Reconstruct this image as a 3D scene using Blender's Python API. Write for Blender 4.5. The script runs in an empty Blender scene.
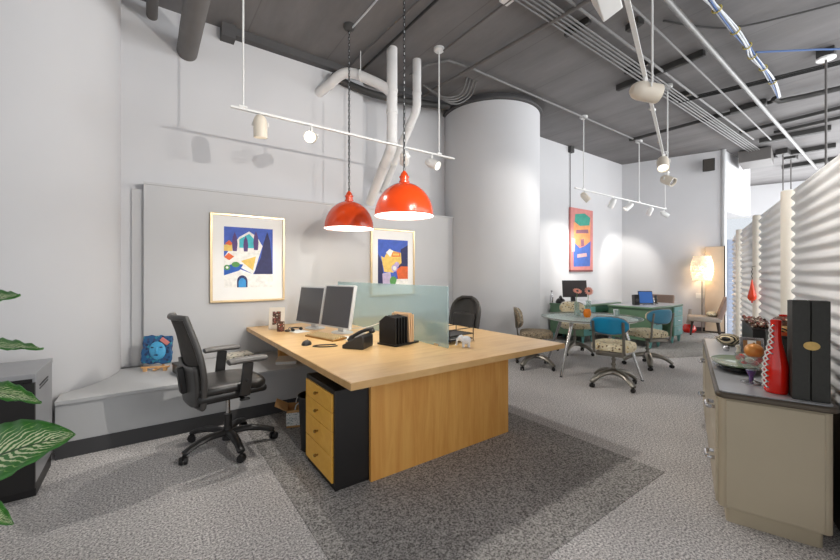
import bpy, bmesh, math, random
from mathutils import Matrix, Vector, Euler
random.seed(7)
PI = math.pi
S = bpy.context.scene
COL = S.collection
def R(d): return math.radians(d)

# ------------------------------------------------------------------ materials
def lin(c):
    c = c / 255.0
    return c / 12.92 if c <= 0.04045 else ((c + 0.055) / 1.055) ** 2.4
def rgb(r, g, b): return (lin(r), lin(g), lin(b), 1.0)
class NT:
    def __init__(s, name):
        s.m = bpy.data.materials.new(name); s.m.use_nodes = True
        s.t = s.m.node_tree; s.n = s.t.nodes; s.p = s.n['Principled BSDF']
    def add(s, typ, **kw):
        n = s.n.new(typ)
        for k, v in kw.items():
            if k in n.inputs: n.inputs[k].default_value = v
            else: setattr(n, k, v)
        return n
    def link(s, a, ao, b, bi): s.t.links.new(a.outputs[ao], b.inputs[bi])
    def coord(s, out='Object', scale=(1, 1, 1), rot=(0, 0, 0)):
        tc = s.add('ShaderNodeTexCoord'); mp = s.add('ShaderNodeMapping')
        mp.inputs['Scale'].default_value = scale; mp.inputs['Rotation'].default_value = rot
        s.link(tc, out, mp, 'Vector'); return mp
    def ramp(s, stops, interp='LINEAR'):
        r = s.add('ShaderNodeValToRGB'); e = r.color_ramp.elements; r.color_ramp.interpolation = interp
        while len(e) < len(stops): e.new(0.5)
        for x, (p, c) in zip(e, stops): x.position = p; x.color = c
        return r
def plain(name, c, rough=0.5, metal=0.0, var=0.06, scale=8.0, bump=0.0, spec=0.5, **kw):
    t = NT(name); p = t.p
    p.inputs['Roughness'].default_value = rough; p.inputs['Metallic'].default_value = metal
    p.inputs['Specular IOR Level'].default_value = spec
    n = t.add('ShaderNodeTexNoise', Scale=scale, Detail=4.0)
    t.link(t.coord(), 'Vector', n, 'Vector')
    a = tuple(min(1, x * (1 - var)) for x in c[:3]) + (1,); b = tuple(min(1, x * (1 + var)) for x in c[:3]) + (1,)
    r = t.ramp([(0.3, a), (0.7, b)]); t.link(n, 'Fac', r, 'Fac'); t.link(r, 'Color', p, 'Base Color')
    if bump:
        bp = t.add('ShaderNodeBump', Strength=bump, Distance=0.01); t.link(n, 'Fac', bp, 'Height'); t.link(bp, 'Normal', p, 'Normal')
    for k, v in kw.items(): p.inputs[k.replace('_', ' ')].default_value = v
    return t.m
def emit(name, c, st, base=None):
    t = NT(name); t.p.inputs['Base Color'].default_value = base or c
    t.p.inputs['Emission Color'].default_value = c; t.p.inputs['Emission Strength'].default_value = st
    return t.m
def carpet(name, dark, light):
    t = NT(name); p = t.p; p.inputs['Roughness'].default_value = 0.95; p.inputs['Specular IOR Level'].default_value = 0.1
    mp = t.coord()
    n1 = t.add('ShaderNodeTexNoise', Scale=88.0, Detail=3.0, Roughness=0.75); t.link(mp, 'Vector', n1, 'Vector')
    n2 = t.add('ShaderNodeTexNoise', Scale=1.3, Detail=2.0); t.link(mp, 'Vector', n2, 'Vector')
    r = t.ramp([(0.36, dark), (0.64, light)]); t.link(n1, 'Fac', r, 'Fac')
    mx = t.add('ShaderNodeMixRGB', blend_type='MULTIPLY'); mx.inputs['Fac'].default_value = 1.0
    r2 = t.ramp([(0.3, (0.86, 0.86, 0.86, 1)), (0.7, (1, 1, 1, 1))]); t.link(n2, 'Fac', r2, 'Fac')
    t.link(r, 'Color', mx, 'Color1'); t.link(r2, 'Color', mx, 'Color2'); t.link(mx, 'Color', p, 'Base Color')
    bp = t.add('ShaderNodeBump', Strength=0.6, Distance=0.006); t.link(n1, 'Fac', bp, 'Height'); t.link(bp, 'Normal', p, 'Normal')
    return t.m
def wood(name, a, b, scale, rough=0.35, rot=(0, 0, 0)):
    t = NT(name); p = t.p; p.inputs['Roughness'].default_value = rough
    mp = t.coord(scale=scale, rot=rot)
    n = t.add('ShaderNodeTexNoise', Scale=3.0, Detail=6.0, Roughness=0.6, Distortion=0.8); t.link(mp, 'Vector', n, 'Vector')
    r = t.ramp([(0.3, a), (0.7, b)]); t.link(n, 'Fac', r, 'Fac'); t.link(r, 'Color', p, 'Base Color')
    return t.m
def spots(name, base, cols, scale=30.0, rough=0.85, size=0.42):
    t = NT(name); p = t.p; p.inputs['Roughness'].default_value = rough
    mp = t.coord()
    v = t.add('ShaderNodeTexVoronoi', Scale=scale); t.link(mp, 'Vector', v, 'Vector')
    sep = t.add('ShaderNodeSeparateColor'); t.link(v, 'Color', sep, 'Color')
    st = [(i / len(cols), c) for i, c in enumerate(cols)]
    rc = t.ramp(st, 'CONSTANT'); t.link(sep, 'Red', rc, 'Fac')
    rm = t.ramp([(size - 0.06, (1, 1, 1, 1)), (size, (0, 0, 0, 1))]); t.link(v, 'Distance', rm, 'Fac')
    mx = t.add('ShaderNodeMixRGB'); mx.inputs['Color1'].default_value = base
    t.link(rm, 'Color', mx, 'Fac'); t.link(rc, 'Color', mx, 'Color2'); t.link(mx, 'Color', p, 'Base Color')
    return t.m
def concrete(name, c):
    t = NT(name); p = t.p; p.inputs['Roughness'].default_value = 0.8; p.inputs['Specular IOR Level'].default_value = 0.3
    mp = t.coord(scale=(1.0, 0.25, 1))
    n = t.add('ShaderNodeTexNoise', Scale=2.2, Detail=8.0, Roughness=0.65); t.link(mp, 'Vector', n, 'Vector')
    r = t.ramp([(0.3, tuple(x * 0.8 for x in c[:3]) + (1,)), (0.7, tuple(x * 1.2 for x in c[:3]) + (1,))]); t.link(n, 'Fac', r, 'Fac')
    w = t.add('ShaderNodeTexWave', Scale=0.33, Distortion=0.4, Detail=2.0, bands_direction='X', wave_profile='SAW')
    mp2 = t.coord(); t.link(mp2, 'Vector', w, 'Vector')
    rw = t.ramp([(0.0, (0.68, 0.68, 0.68, 1)), (0.018, (1, 1, 1, 1))]); t.link(w, 'Fac', rw, 'Fac')
    mx = t.add('ShaderNodeMixRGB', blend_type='MULTIPLY'); mx.inputs['Fac'].default_value = 1.0
    t.link(r, 'Color', mx, 'Color1'); t.link(rw, 'Color', mx, 'Color2'); t.link(mx, 'Color', p, 'Base Color')
    bp = t.add('ShaderNodeBump', Strength=0.25, Distance=0.02); t.link(n, 'Fac', bp, 'Height'); t.link(bp, 'Normal', p, 'Normal')
    return t.m
def leafmat():
    t = NT('variegated_leaf'); p = t.p; p.inputs['Roughness'].default_value = 0.35
    tc = t.add('ShaderNodeTexCoord'); sp = t.add('ShaderNodeSeparateXYZ'); t.link(tc, 'UV', sp, 'Vector')
    sub = t.add('ShaderNodeMath', operation='SUBTRACT'); t.link(sp, 'X', sub, 0); sub.inputs[1].default_value = 0.5
    ab = t.add('ShaderNodeMath', operation='ABSOLUTE'); t.link(sub, 'Value', ab, 0)
    m = t.add('ShaderNodeMath', operation='MULTIPLY_ADD'); t.link(ab, 'Value', m, 0); m.inputs[1].default_value = -0.8; t.link(sp, 'Y', m, 2)
    n = t.add('ShaderNodeTexNoise', Scale=9.0, Detail=3.0); t.link(tc, 'UV', n, 'Vector')
    m2 = t.add('ShaderNodeMath', operation='MULTIPLY_ADD'); t.link(n, 'Fac', m2, 0); m2.inputs[1].default_value = 0.12; t.link(m, 'Value', m2, 2)
    sn = t.add('ShaderNodeMath', operation='MULTIPLY'); t.link(m2, 'Value', sn, 0); sn.inputs[1].default_value = 95.0
    si = t.add('ShaderNodeMath', operation='SINE'); t.link(sn, 'Value', si, 0)
    ed = t.add('ShaderNodeMath', operation='MULTIPLY_ADD'); t.link(ab, 'Value', ed, 0); ed.inputs[1].default_value = -3.6; ed.inputs[2].default_value = 0.85
    mu = t.add('ShaderNodeMath', operation='ADD'); t.link(si, 'Value', mu, 0); t.link(ed, 'Value', mu, 1)
    m3 = t.add('ShaderNodeMath', operation='MULTIPLY_ADD'); t.link(n, 'Fac', m3, 0); m3.inputs[1].default_value = 1.6; m3.inputs[2].default_value = -0.9
    m4 = t.add('ShaderNodeMath', operation='ADD'); t.link(mu, 'Value', m4, 0); t.link(m3, 'Value', m4, 1)
    r = t.ramp([(0.15, rgb(58, 124, 46)), (0.4, rgb(124, 170, 84)), (0.85, rgb(228, 234, 192))]); t.link(m4, 'Value', r, 'Fac')
    rib = t.ramp([(0.012, (1, 1, 1, 1)), (0.022, (0, 0, 0, 1))]); t.link(ab, 'Value', rib, 'Fac')
    mx = t.add('ShaderNodeMixRGB'); t.link(rib, 'Color', mx, 'Fac'); t.link(r, 'Color', mx, 'Color1'); mx.inputs['Color2'].default_value = rgb(44, 84, 30)
    t.link(mx, 'Color', p, 'Base Color')
    return t.m
def glass(name, c, rough=0.0, ior=1.45, alpha=1.0):
    t = NT(name); p = t.p; p.inputs['Base Color'].default_value = c; p.inputs['Roughness'].default_value = rough
    p.inputs['Transmission Weight'].default_value = 1.0; p.inputs['IOR'].default_value = ior
    n = t.add('ShaderNodeTexNoise', Scale=20.0); r = t.ramp([(0.3, (rough,) * 3 + (1,)), (0.7, (rough + 0.04,) * 3 + (1,))])
    t.link(n, 'Fac', r, 'Fac'); t.link(r, 'Color', p, 'Roughness')
    return t.m

M = {}
M['wall'] = plain('white_wall_paint', rgb(212, 212, 214), 0.75, var=0.015, scale=2.0, bump=0.03, spec=0.2)
M['panel'] = plain('pale_grey_panel', rgb(198, 198, 199), 0.6, var=0.015, scale=2.0, spec=0.25)
M['ledge'] = plain('grey_laminate', rgb(196, 197, 198), 0.5, var=0.015, scale=2.0, spec=0.3)
M['kick'] = plain('charcoal_kick', rgb(66, 66, 68), 0.7, var=0.03)
M['ceil'] = concrete('dark_grey_concrete', rgb(118, 116, 116))
M['dkbeam'] = plain('dark_grey_beam', rgb(84, 83, 84), 0.8)
M['carpet'] = carpet('light_grey_carpet', rgb(118, 116, 117), rgb(252, 248, 246))
M['carpet2'] = carpet('dark_grey_carpet', rgb(88, 86, 84), rgb(206, 203, 200))
M['maple'] = wood('maple_top', rgb(214, 171, 112), rgb(235, 197, 142), (0.6, 4.0, 1), 0.3)
M['mapleedge'] = wood('maple_edge', rgb(196, 152, 96), rgb(216, 176, 120), (0.6, 4.0, 1), 0.4)
M['oak'] = wood('oak_panel', rgb(208, 146, 70), rgb(226, 172, 94), (6.0, 1.0, 0.5), 0.45)
M['yellowwood'] = wood('golden_drawer_front', rgb(230, 168, 60), rgb(242, 188, 82), (1.0, 3.0, 5.0), 0.4)
M['black'] = plain('black_laminate', rgb(24, 22, 22), 0.45, var=0.1)
M['blackmesh'] = plain('charcoal_mesh_fabric', rgb(66, 62, 58), 0.9, var=0.12, scale=120.0, bump=0.2)
M['blackplastic'] = plain('black_plastic', rgb(38, 37, 37), 0.4, var=0.08)
M['greyblack'] = plain('worn_black_plastic', rgb(70, 68, 66), 0.35, var=0.06)
M['leather'] = plain('black_leather', rgb(46, 44, 42), 0.32, var=0.1, scale=40, bump=0.05)
M['armpad'] = plain('grey_rubber_arm_pad', rgb(104, 101, 98), 0.4, var=0.05)
M['chrome'] = plain('chrome', rgb(200, 200, 200), 0.18, 1.0, var=0.02)
M['steel'] = plain('brushed_cast_steel', rgb(142, 138, 130), 0.32, 0.9, var=0.1, scale=15)
M['whitemetal'] = plain('white_enamel', rgb(232, 232, 230), 0.4, var=0.01)
M['cream'] = plain('cream_enamel', rgb(226, 216, 200), 0.4, var=0.02)
M['pipewhite'] = plain('white_painted_pipe', rgb(222, 221, 220), 0.55, var=0.05, scale=6, bump=0.1)
M['conduit'] = plain('galvanised_conduit', rgb(122, 121, 120), 0.45, 0.2, var=0.08, scale=12)
M['greypipe'] = plain('grey_painted_pipe', rgb(106, 103, 101), 0.6, var=0.06, scale=6)
M['strut'] = plain('dark_steel_channel', rgb(70, 69, 68), 0.6, 0.2, var=0.1)
M['red'] = plain('orange_red_enamel', rgb(222, 72, 22), 0.22, var=0.04, Coat_Weight=0.5)
M['redglaze'] = plain('red_glaze', rgb(226, 30, 14), 0.14, var=0.05, Coat_Weight=0.6)
M['domein'] = emit('white_lamp_interior', (1, 0.97, 0.92, 1), 0.55, rgb(245, 245, 245))
M['bulb'] = emit('lit_bulb', (1, 0.93, 0.8, 1), 30.0)
M['lampbulb'] = emit('warm_lit_bulb', (1, 0.85, 0.6, 1), 7.0)
M['bulbsoft'] = emit('lit_lamp_face', (1, 0.96, 0.9, 1), 1.6)
M['gold'] = plain('champagne_gold_frame', rgb(226, 200, 158), 0.3, 0.6, var=0.06)
M['golddark'] = plain('antique_gold', rgb(150, 112, 54), 0.35, 0.6, var=0.1)
M['mat'] = plain('white_mat_board', rgb(244, 243, 240), 0.7, var=0.01)
M['picglass'] = None
M['bezel'] = plain('silver_bezel', rgb(206, 207, 208), 0.35, 0.1, var=0.02)
M['screen'] = plain('dark_screen', rgb(70, 70, 74), 0.25, var=0.04, scale=2)
M['screenblk'] = plain('black_screen', rgb(52, 46, 46), 0.25, var=0.04, scale=2)
M['screenblue'] = emit('blue_lit_screen', rgb(46, 92, 160), 0.4, rgb(46, 92, 160))
M['frost'] = None
M['floral'] = spots('floral_upholstery', rgb(226, 214, 182), [rgb(120, 92, 60), rgb(206, 178, 116), rgb(226, 214, 182), rgb(150, 140, 120), rgb(236, 228, 204)], 34.0)
M['floralbrown'] = spots('brown_floral_upholstery', rgb(148, 134, 112), [rgb(100, 84, 64), rgb(170, 150, 120), rgb(120, 108, 92), rgb(186, 172, 146)], 42.0)
M['blueshell'] = plain('blue_enamel_shell', rgb(22, 134, 176), 0.3, var=0.08, Coat_Weight=0.3)
M['blueshell2'] = plain('pale_blue_enamel_shell', rgb(78, 146, 178), 0.35, var=0.1)
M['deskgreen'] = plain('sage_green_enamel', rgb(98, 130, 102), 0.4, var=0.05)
M['desklit'] = plain('lit_green_enamel', rgb(112, 172, 170), 0.35, var=0.05)  # lit front's lighter teal put into the drawer and foot colour
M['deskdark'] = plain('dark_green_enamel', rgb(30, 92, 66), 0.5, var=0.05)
M['taupe'] = plain('taupe_fabric', rgb(176, 164, 152), 0.9, var=0.06, scale=60)
M['brownfab'] = plain('brown_taupe_fabric', rgb(152, 130, 118), 0.9, var=0.06, scale=60)
M['dkwood'] = plain('dark_walnut', rgb(58, 44, 36), 0.5, var=0.15)
M['corr'] = plain('white_corrugated_sheet', rgb(226, 226, 226), 0.45, var=0.02, spec=0.4)
M['post'] = plain('cream_post_paint', rgb(228, 221, 208), 0.45, var=0.02)
M['credbody'] = plain('champagne_grey_steel', rgb(186, 174, 150), 0.36, 0.12, var=0.03, scale=3)
M['credtop'] = plain('grey_linoleum_top', rgb(174, 176, 180), 0.3, var=0.03)
M['credtrim'] = plain('dark_aluminium_trim', rgb(96, 88, 78), 0.35, 0.6, var=0.05)
M['silver'] = plain('silver', rgb(200, 200, 202), 0.2, 0.9, var=0.03)
M['cabsilver'] = plain('satin_grey_metal', rgb(158, 159, 162), 0.35, 0.3, var=0.03)
M['leaf'] = leafmat()
M['stem'] = plain('green_stem', rgb(90, 130, 60), 0.5)
M['terracotta'] = plain('dark_planter', rgb(60, 58, 56), 0.6)
M['soil'] = plain('soil', rgb(60, 44, 34), 0.9, var=0.3, scale=60)
M['kraft'] = plain('kraft_card', rgb(206, 160, 104), 0.8, var=0.05)
M['paper'] = plain('white_paper', rgb(240, 240, 236), 0.8, var=0.01)
M['label'] = spots('printed_label', rgb(232, 232, 228), [rgb(120, 140, 140), rgb(232, 232, 228), rgb(170, 180, 180)], 90.0)
M['tan'] = plain('tan_folder_card', rgb(216, 178, 138), 0.8)
M['ceramic'] = plain('white_ceramic', rgb(232, 234, 240), 0.25, var=0.02)
M['beigekeys'] = plain('beige_plastic', rgb(190, 168, 126), 0.5, var=0.03)
M['orange'] = plain('orange_glass', rgb(240, 130, 20), 0.15, var=0.2, Emission_Strength=0.0)
M['clear'] = None
M['pink'] = plain('pink_petal', rgb(236, 160, 140), 0.6, var=0.1)
M['capiz'] = emit('glowing_capiz_shell', (1.0, 0.80, 0.52, 1), 0.32, rgb(255, 240, 214))
M['platter'] = plain('sage_glazed_platter', rgb(126, 142, 112), 0.2, var=0.12, scale=14, Coat_Weight=0.5)
M['gloss'] = plain('gloss_black', rgb(14, 14, 15), 0.18, var=0.05)
M['boxblack'] = plain('textured_black_box', rgb(52, 52, 48), 0.55, var=0.1, scale=60, bump=0.08)
M['goldlabel'] = plain('gold_oval', rgb(214, 178, 106), 0.4, 0.3, var=0.08, scale=60)
M['purple'] = plain('purple_glass', rgb(86, 66, 120), 0.12, var=0.1)
M['blueart'] = spots('mottled_blue_glaze', rgb(34, 92, 140), [rgb(20, 60, 110), rgb(40, 140, 160), rgb(24, 40, 80), rgb(60, 70, 110)], 38.0, 0.35, 0.5)
M['bluelight'] = plain('sky_blue_glaze', rgb(84, 176, 222), 0.3, var=0.12, scale=30)
M['salmon'] = plain('salmon_glaze', rgb(214, 130, 124), 0.4)
M['peach'] = plain('pale_pine', rgb(226, 176, 120), 0.5)
M['tanpanel'] = plain('beige_screen', rgb(206, 184, 158), 0.7, var=0.03)
M['louver'] = plain('daylight_blue_slat', rgb(188, 200, 222), 0.45, var=0.03)  # bluish cast of the daylight put into the slat colour
M['beads'] = spots('mixed_beads', rgb(92, 62, 44), [rgb(150, 60, 44), rgb(220, 210, 190), rgb(40, 30, 26), rgb(140, 90, 90)], 60.0, 0.4, 0.5)
def stripes(name, a, b, scale, rot):
    t = NT(name); p = t.p; p.inputs['Roughness'].default_value = 0.4
    w = t.add('ShaderNodeTexWave', Scale=scale, Distortion=1.2); t.link(t.coord(rot=rot), 'Vector', w, 'Vector')
    r = t.ramp([(0.48, a), (0.54, b)]); t.link(w, 'Fac', r, 'Fac'); t.link(r, 'Color', p, 'Base Color'); return t.m
M['zebra'] = stripes('zebra_stripe', rgb(24, 18, 14), rgb(236, 220, 184), 11.0, (0, 0, 0.4))
M['zebra2'] = stripes('amber_zebra_stripe', rgb(30, 24, 20), rgb(224, 168, 90), 22.0, (0, 0.9, 0.4))
M['cbl_blue'] = plain('blue_cable', rgb(70, 100, 150), 0.5)
M['cbl_white'] = plain('white_cable', rgb(206, 210, 214), 0.5)
M['cbl_black'] = plain('black_cable', rgb(34, 34, 34), 0.5)
M['zip'] = plain('yellow_tie', rgb(196, 178, 96), 0.5)

def pane_mat(name, tint, diff, mixf):
    t = NT(name)
    tr = t.add('ShaderNodeBsdfTransparent'); tr.inputs['Color'].default_value = tint
    t.p.inputs['Base Color'].default_value = diff; t.p.inputs['Roughness'].default_value = 0.12
    n = t.add('ShaderNodeTexNoise', Scale=3.0); r = t.ramp([(0.2, (mixf * 0.985,) * 3 + (1,)), (0.8, (min(1, mixf * 1.015),) * 3 + (1,))])
    t.link(n, 'Fac', r, 'Fac')
    mx = t.add('ShaderNodeMixShader'); t.link(r, 'Color', mx, 'Fac'); t.link(tr, 'BSDF', mx, 1); t.link(t.p, 'BSDF', mx, 2)
    t.link(mx, 'Shader', t.n['Material Output'], 'Surface'); return t.m
M['frost'] = pane_mat('frosted_green_glass', (0.80, 0.91, 0.91, 1), rgb(202, 222, 228), 0.35)
M['clear'] = pane_mat('clear_glass', (0.93, 0.97, 0.96, 1), rgb(200, 214, 210), 0.22)
M['window'] = pane_mat('window_glass', (0.96, 0.98, 1.0, 1), rgb(220, 226, 230), 0.06)

# ------------------------------------------------------------------ mesh builder
class MB:
    def __init__(s): s.b = bmesh.new(); s.uv = None
    def _add(s, vs, fs, mi=0, smooth=True):
        V = [s.b.verts.new(v) for v in vs]; out = []
        for f in fs:
            try:
                F = s.b.faces.new([V[i] for i in f]); F.material_index = mi; F.smooth = smooth; out.append(F)
            except ValueError: pass
        return V, out
    def box(s, c, d, rot=None, mi=0, taper=None):
        x, y, z = (k / 2 for k in d); c = Vector(c)
        vs = []
        for sz in (-1, 1):
            k = taper if (taper and sz > 0) else 1
            for sx, sy in ((-1, -1), (1, -1), (1, 1), (-1, 1)):
                v = Vector((sx * x * k, sy * y * k, sz * z))
                if rot is not None: v = rot @ v
                vs.append(c + v)
        s._add(vs, [(3, 2, 1, 0), (4, 5, 6, 7), (0, 1, 5, 4), (1, 2, 6, 5), (2, 3, 7, 6), (3, 0, 4, 7)], mi)
        return s
    def b2(s, p, q, mi=0):
        return s.box([(a + b) / 2 for a, b in zip(p, q)], [abs(b - a) for a, b in zip(p, q)], mi=mi)
    def tube(s, pts, r, seg=10, mi=0, caps=True, flat=None):
        pts = [Vector(p) for p in pts]; n = len(pts)
        rs = r if isinstance(r, (list, tuple)) else [r] * n
        rings = []; up = None
        for i, p in enumerate(pts):
            t = ((pts[min(i + 1, n - 1)] - p).normalized() + (p - pts[max(i - 1, 0)]).normalized())
            t = t.normalized() if t.length > 1e-6 else Vector((0, 0, 1))
            if up is None: up = Vector((0, 0, 1)) if abs(t.z) < 0.9 else Vector((1, 0, 0))
            sd = t.cross(up).normalized(); up = sd.cross(t).normalized()
            f = flat if flat else 1.0
            rings.append([p + sd * math.cos(2 * PI * k / seg) * rs[i] + up * math.sin(2 * PI * k / seg) * rs[i] * f for k in range(seg)])
        vs = [v for ring in rings for v in ring]; fs = []
        for i in range(n - 1):
            for k in range(seg):
                a = i * seg + k; b = i * seg + (k + 1) % seg
                fs.append((a, b, b + seg, a + seg))
        if caps: fs.append(tuple(reversed(range(seg)))); fs.append(tuple(range((n - 1) * seg, n * seg)))
        s._add(vs, fs, mi); return s
    def cyl(s, p, q, r, r2=None, seg=18, mi=0): return s.tube([p, q], [r, r if r2 is None else r2], seg, mi)
    def lathe(s, prof, c=(0, 0, 0), seg=28, mi=0, mat=None, sx=1, sy=1):
        c = Vector(c); vs = []; fs = []
        for r, z in prof:
            for k in range(seg):
                v = Vector((r * math.cos(2 * PI * k / seg) * sx, r * math.sin(2 * PI * k / seg) * sy, z))
                if mat is not None: v = mat @ v
                vs.append(c + v)
        for i in range(len(prof) - 1):
            for k in range(seg):
                a = i * seg + k; b = i * seg + (k + 1) % seg; fs.append((a, b, b + seg, a + seg))
        if prof[0][0] > 1e-5: fs.append(tuple(reversed(range(seg))))
        if prof[-1][0] > 1e-5: fs.append(tuple(range((len(prof) - 1) * seg, len(prof) * seg)))
        V, F = s._add(vs, fs, mi); 
        return s
    def open_lathe(s, prof, c=(0, 0, 0), seg=32, mi=0, mat=None):
        c = Vector(c); vs = []; fs = []
        for r, z in prof:
            for k in range(seg):
                v = Vector((r * math.cos(2 * PI * k / seg), r * math.sin(2 * PI * k / seg), z))
                vs.append(c + (mat @ v if mat is not None else v))
        for i in range(len(prof) - 1):
            for k in range(seg):
                a = i * seg + k; b = i * seg + (k + 1) % seg; fs.append((a, b, b + seg, a + seg))
        s._add(vs, fs, mi); return s
    def ball(s, c, r, seg=16, mi=0, rot=None):
        rr = r if isinstance(r, (list, tuple)) else (r, r, r); n = max(6, seg // 2)
        prof = [(math.sin(PI * i / n), -math.cos(PI * i / n)) for i in range(n + 1)]
        c = Vector(c); vs = []; fs = []
        for q, z in prof:
            for k in range(seg):
                v = Vector((q * math.cos(2 * PI * k / seg) * rr[0], q * math.sin(2 * PI * k / seg) * rr[1], z * rr[2]))
                vs.append(c + (rot @ v if rot is not None else v))
        for i in range(n):
            for k in range(seg):
                a = i * seg + k; b = i * seg + (k + 1) % seg; fs.append((a, b, b + seg, a + seg))
        s._add(vs, fs, mi); return s
    def prism(s, poly, d, org=(0, 0, 0), ex=(1, 0, 0), ey=(0, 1, 0), mi=0):
        o, ex, ey = Vector(org), Vector(ex), Vector(ey); nz = ex.cross(ey).normalized() * d; n = len(poly)
        vs = [o + ex * x + ey * y for x, y in poly] + [o + ex * x + ey * y + nz for x, y in poly]
        fs = [tuple(reversed(range(n))), tuple(range(n, 2 * n))] + [(i, (i + 1) % n, n + (i + 1) % n, n + i) for i in range(n)]
        s._add(vs, fs, mi); return s
    def grid(s, fn, nu, nv, mi=0, uv=False, thick=None):
        vs = [fn(i / nu, j / nv) for j in range(nv + 1) for i in range(nu + 1)]
        fs = [(j * (nu + 1) + i, j * (nu + 1) + i + 1, (j + 1) * (nu + 1) + i + 1, (j + 1) * (nu + 1) + i) for j in range(nv) for i in range(nu)]
        V, F = s._add(vs, fs, mi)
        if uv:
            L = s.b.loops.layers.uv.verify(); idx = {v: k for k, v in enumerate(V)}
            for f in F:
                for l in f.loops:
                    k = idx[l.vert]; l[L].uv = ((k % (nu + 1)) / nu, (k // (nu + 1)) / nv)
        return s
    def build(s, name, mats, parent=None, bevel=0, solid=0, sub=0, angle=40, keep=False, seg=2):
        bmesh.ops.remove_doubles(s.b, verts=s.b.verts, dist=1e-5)
        if not keep: bmesh.ops.recalc_face_normals(s.b, faces=s.b.faces)
        me = bpy.data.meshes.new(name); s.b.to_mesh(me); s.b.free()
        for m in (mats if isinstance(mats, (list, tuple)) else [mats]): me.materials.append(m)
        me.set_sharp_from_angle(angle=R(angle))
        o = bpy.data.objects.new(name, me); COL.objects.link(o)
        if parent is not None: o.parent = parent
        if solid:
            md = o.modifiers.new('solid', 'SOLIDIFY'); md.thickness = solid; md.offset = 0
        if bevel:
            md = o.modifiers.new('bevel', 'BEVEL'); md.width = bevel; md.segments = seg; md.limit_method = 'ANGLE'
        if sub:
            md = o.modifiers.new('sub', 'SUBSURF'); md.levels = sub; md.render_levels = sub
        return o
def tag(o, label, cat, group=None):
    o['label'] = label; o['category'] = cat
    if group: o['group'] = group
    return o
def struct(o): o['kind'] = 'structure'; return o
def thing(name, label, cat, loc=(0, 0, 0), rz=0.0, group=None):
    o = bpy.data.objects.new(name, None); COL.objects.link(o); o.empty_display_size = 0.1
    o.location = loc; o.rotation_euler = (0, 0, rz)
    return tag(o, label, cat, group)
def smooth_path(pts, n=6):
    pts = [Vector(p) for p in pts]; out = []
    for i in range(len(pts) - 1):
        p0, p1, p2, p3 = pts[max(i - 1, 0)], pts[i], pts[i + 1], pts[min(i + 2, len(pts) - 1)]
        for k in range(n):
            t = k / n
            out.append(0.5 * ((2 * p1) + (p2 - p0) * t + (2 * p0 - 5 * p1 + 4 * p2 - p3) * t * t + (3 * p1 - p0 - 3 * p2 + p3) * t ** 3))
    out.append(pts[-1]); return out
# second grid of the room (right wall, partitions, sideboard) is turned 18.8 degrees
G = R(18.8); AX = Vector((math.cos(G), math.sin(G), 0)); BX = Vector((-math.sin(G), math.cos(G), 0))
def ab(a, b, z=0): return AX * a + BX * b + Vector((0, 0, z))
RZ = Matrix.Rotation

# ------------------------------------------------------------------ camera
cam = bpy.data.cameras.new('camera'); co = bpy.data.objects.new('camera', cam); COL.objects.link(co)
co.location = (0, 0, 1.36); co.rotation_euler = (R(90), 0, R(-36)); cam.sensor_width = 36; cam.lens = 377 / 840 * 36
cam.shift_y = -7 / 840; cam.clip_start = 0.05; cam.clip_end = 100; S.camera = co

# ------------------------------------------------------------------ setting
ZC = 4.15
struct(MB().b2((-5, -4, -0.1), (17.5, 8, 0)).build('floor', M['carpet']))
struct(MB().b2((0.70, 1.10, 0.0), (2.865, 4.0, 0.004)).build('floor', M['carpet2']))
struct(MB().prism([(6.55, 2.62), (9.2, 1.5), (10.9, 0.3), (10.4, 3.3), (9.75, 4.75), (6.55, 4.75)], 0.004).build('floor', M['carpet2']))
struct(MB().b2((-5, -4, ZC), (17.5, 8, ZC + 0.2)).build('ceiling', M['ceil']))
w = MB(); w.b2((-4.5, 4.8, 0), (2.488, 5.1, ZC)); w.b2((2.40, 4.98, 0), (4.6, 5.2, ZC)); w.b2((4.6, 4.8, 0), (10.2, 5.1, ZC))
struct(w.build('wall_back', M['wall']))
struct(MB().cyl((-1, 4.7, 0), (-1, 4.7, ZC), 0.8, seg=96).build('wall_left', M['wall']))
c = MB(); c.cyl((4.88, 4.61, 0), (4.88, 4.61, 4.02), 0.82, seg=96)
struct(c.build('wall_middle', M['wall']))
c = MB(); c.lathe([(0.78, 4.02), (0.86, 4.03), (0.86, 4.055), (0.80, 4.06), (0.78, 4.15)], (4.88, 4.61, 0), 64)
struct(c.build('trim_2', M['dkbeam']))
rw = MB(); rw.prism([(0, 0), (0.16, 0), (0.16, 2.2), (0, 2.2)], ZC, ab(10.94, -0.67), AX, BX)
struct(rw.build('wall_right', M['wall']))
struct(MB().cyl(ab(10.93, -0.70), ab(10.93, -0.70, ZC), 0.045).build('trim_3', M['bezel']))
hd = MB(); hd.b2((10.62, 2.86, 2.84), (12.6, 3.0, ZC)); struct(hd.build('wall_header', M['wall']))
# far daylight wall: header, piers and a bright window
fw = MB()
fw.prism([(0, -9), (0.2, -9), (0.2, 5.5), (0, 5.5)], ZC - 3.2, ab(16, 0, 3.2), AX, BX)
fw.prism([(0, -9), (0.2, -9), (0.2, 5.5), (0, 5.5)], 0.45, ab(16, 0, 0), AX, BX)
for b in (-9, -6, -3, 5.0): fw.prism([(0, b), (0.2, b), (0.2, b + 0.5), (0, b + 0.5)], 2.75, ab(16, 0, 0.45), AX, BX)
struct(fw.build('wall_far', M['wall']))
wf = MB()
for b in (-4.2, -2.5, -1.0, 0.5, 2.0, 3.5): wf.prism([(0, 0), (0.06, 0), (0.06, 0.06), (0, 0.06)], 2.75, ab(16.05, b, 0.45), AX, BX)
for z in (0.45, 2.1, 3.14): wf.prism([(0, -8.5), (0.06, -8.5), (0.06, 5), (0, 5)], 0.06, ab(16.05, 0, z), AX, BX)
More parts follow.
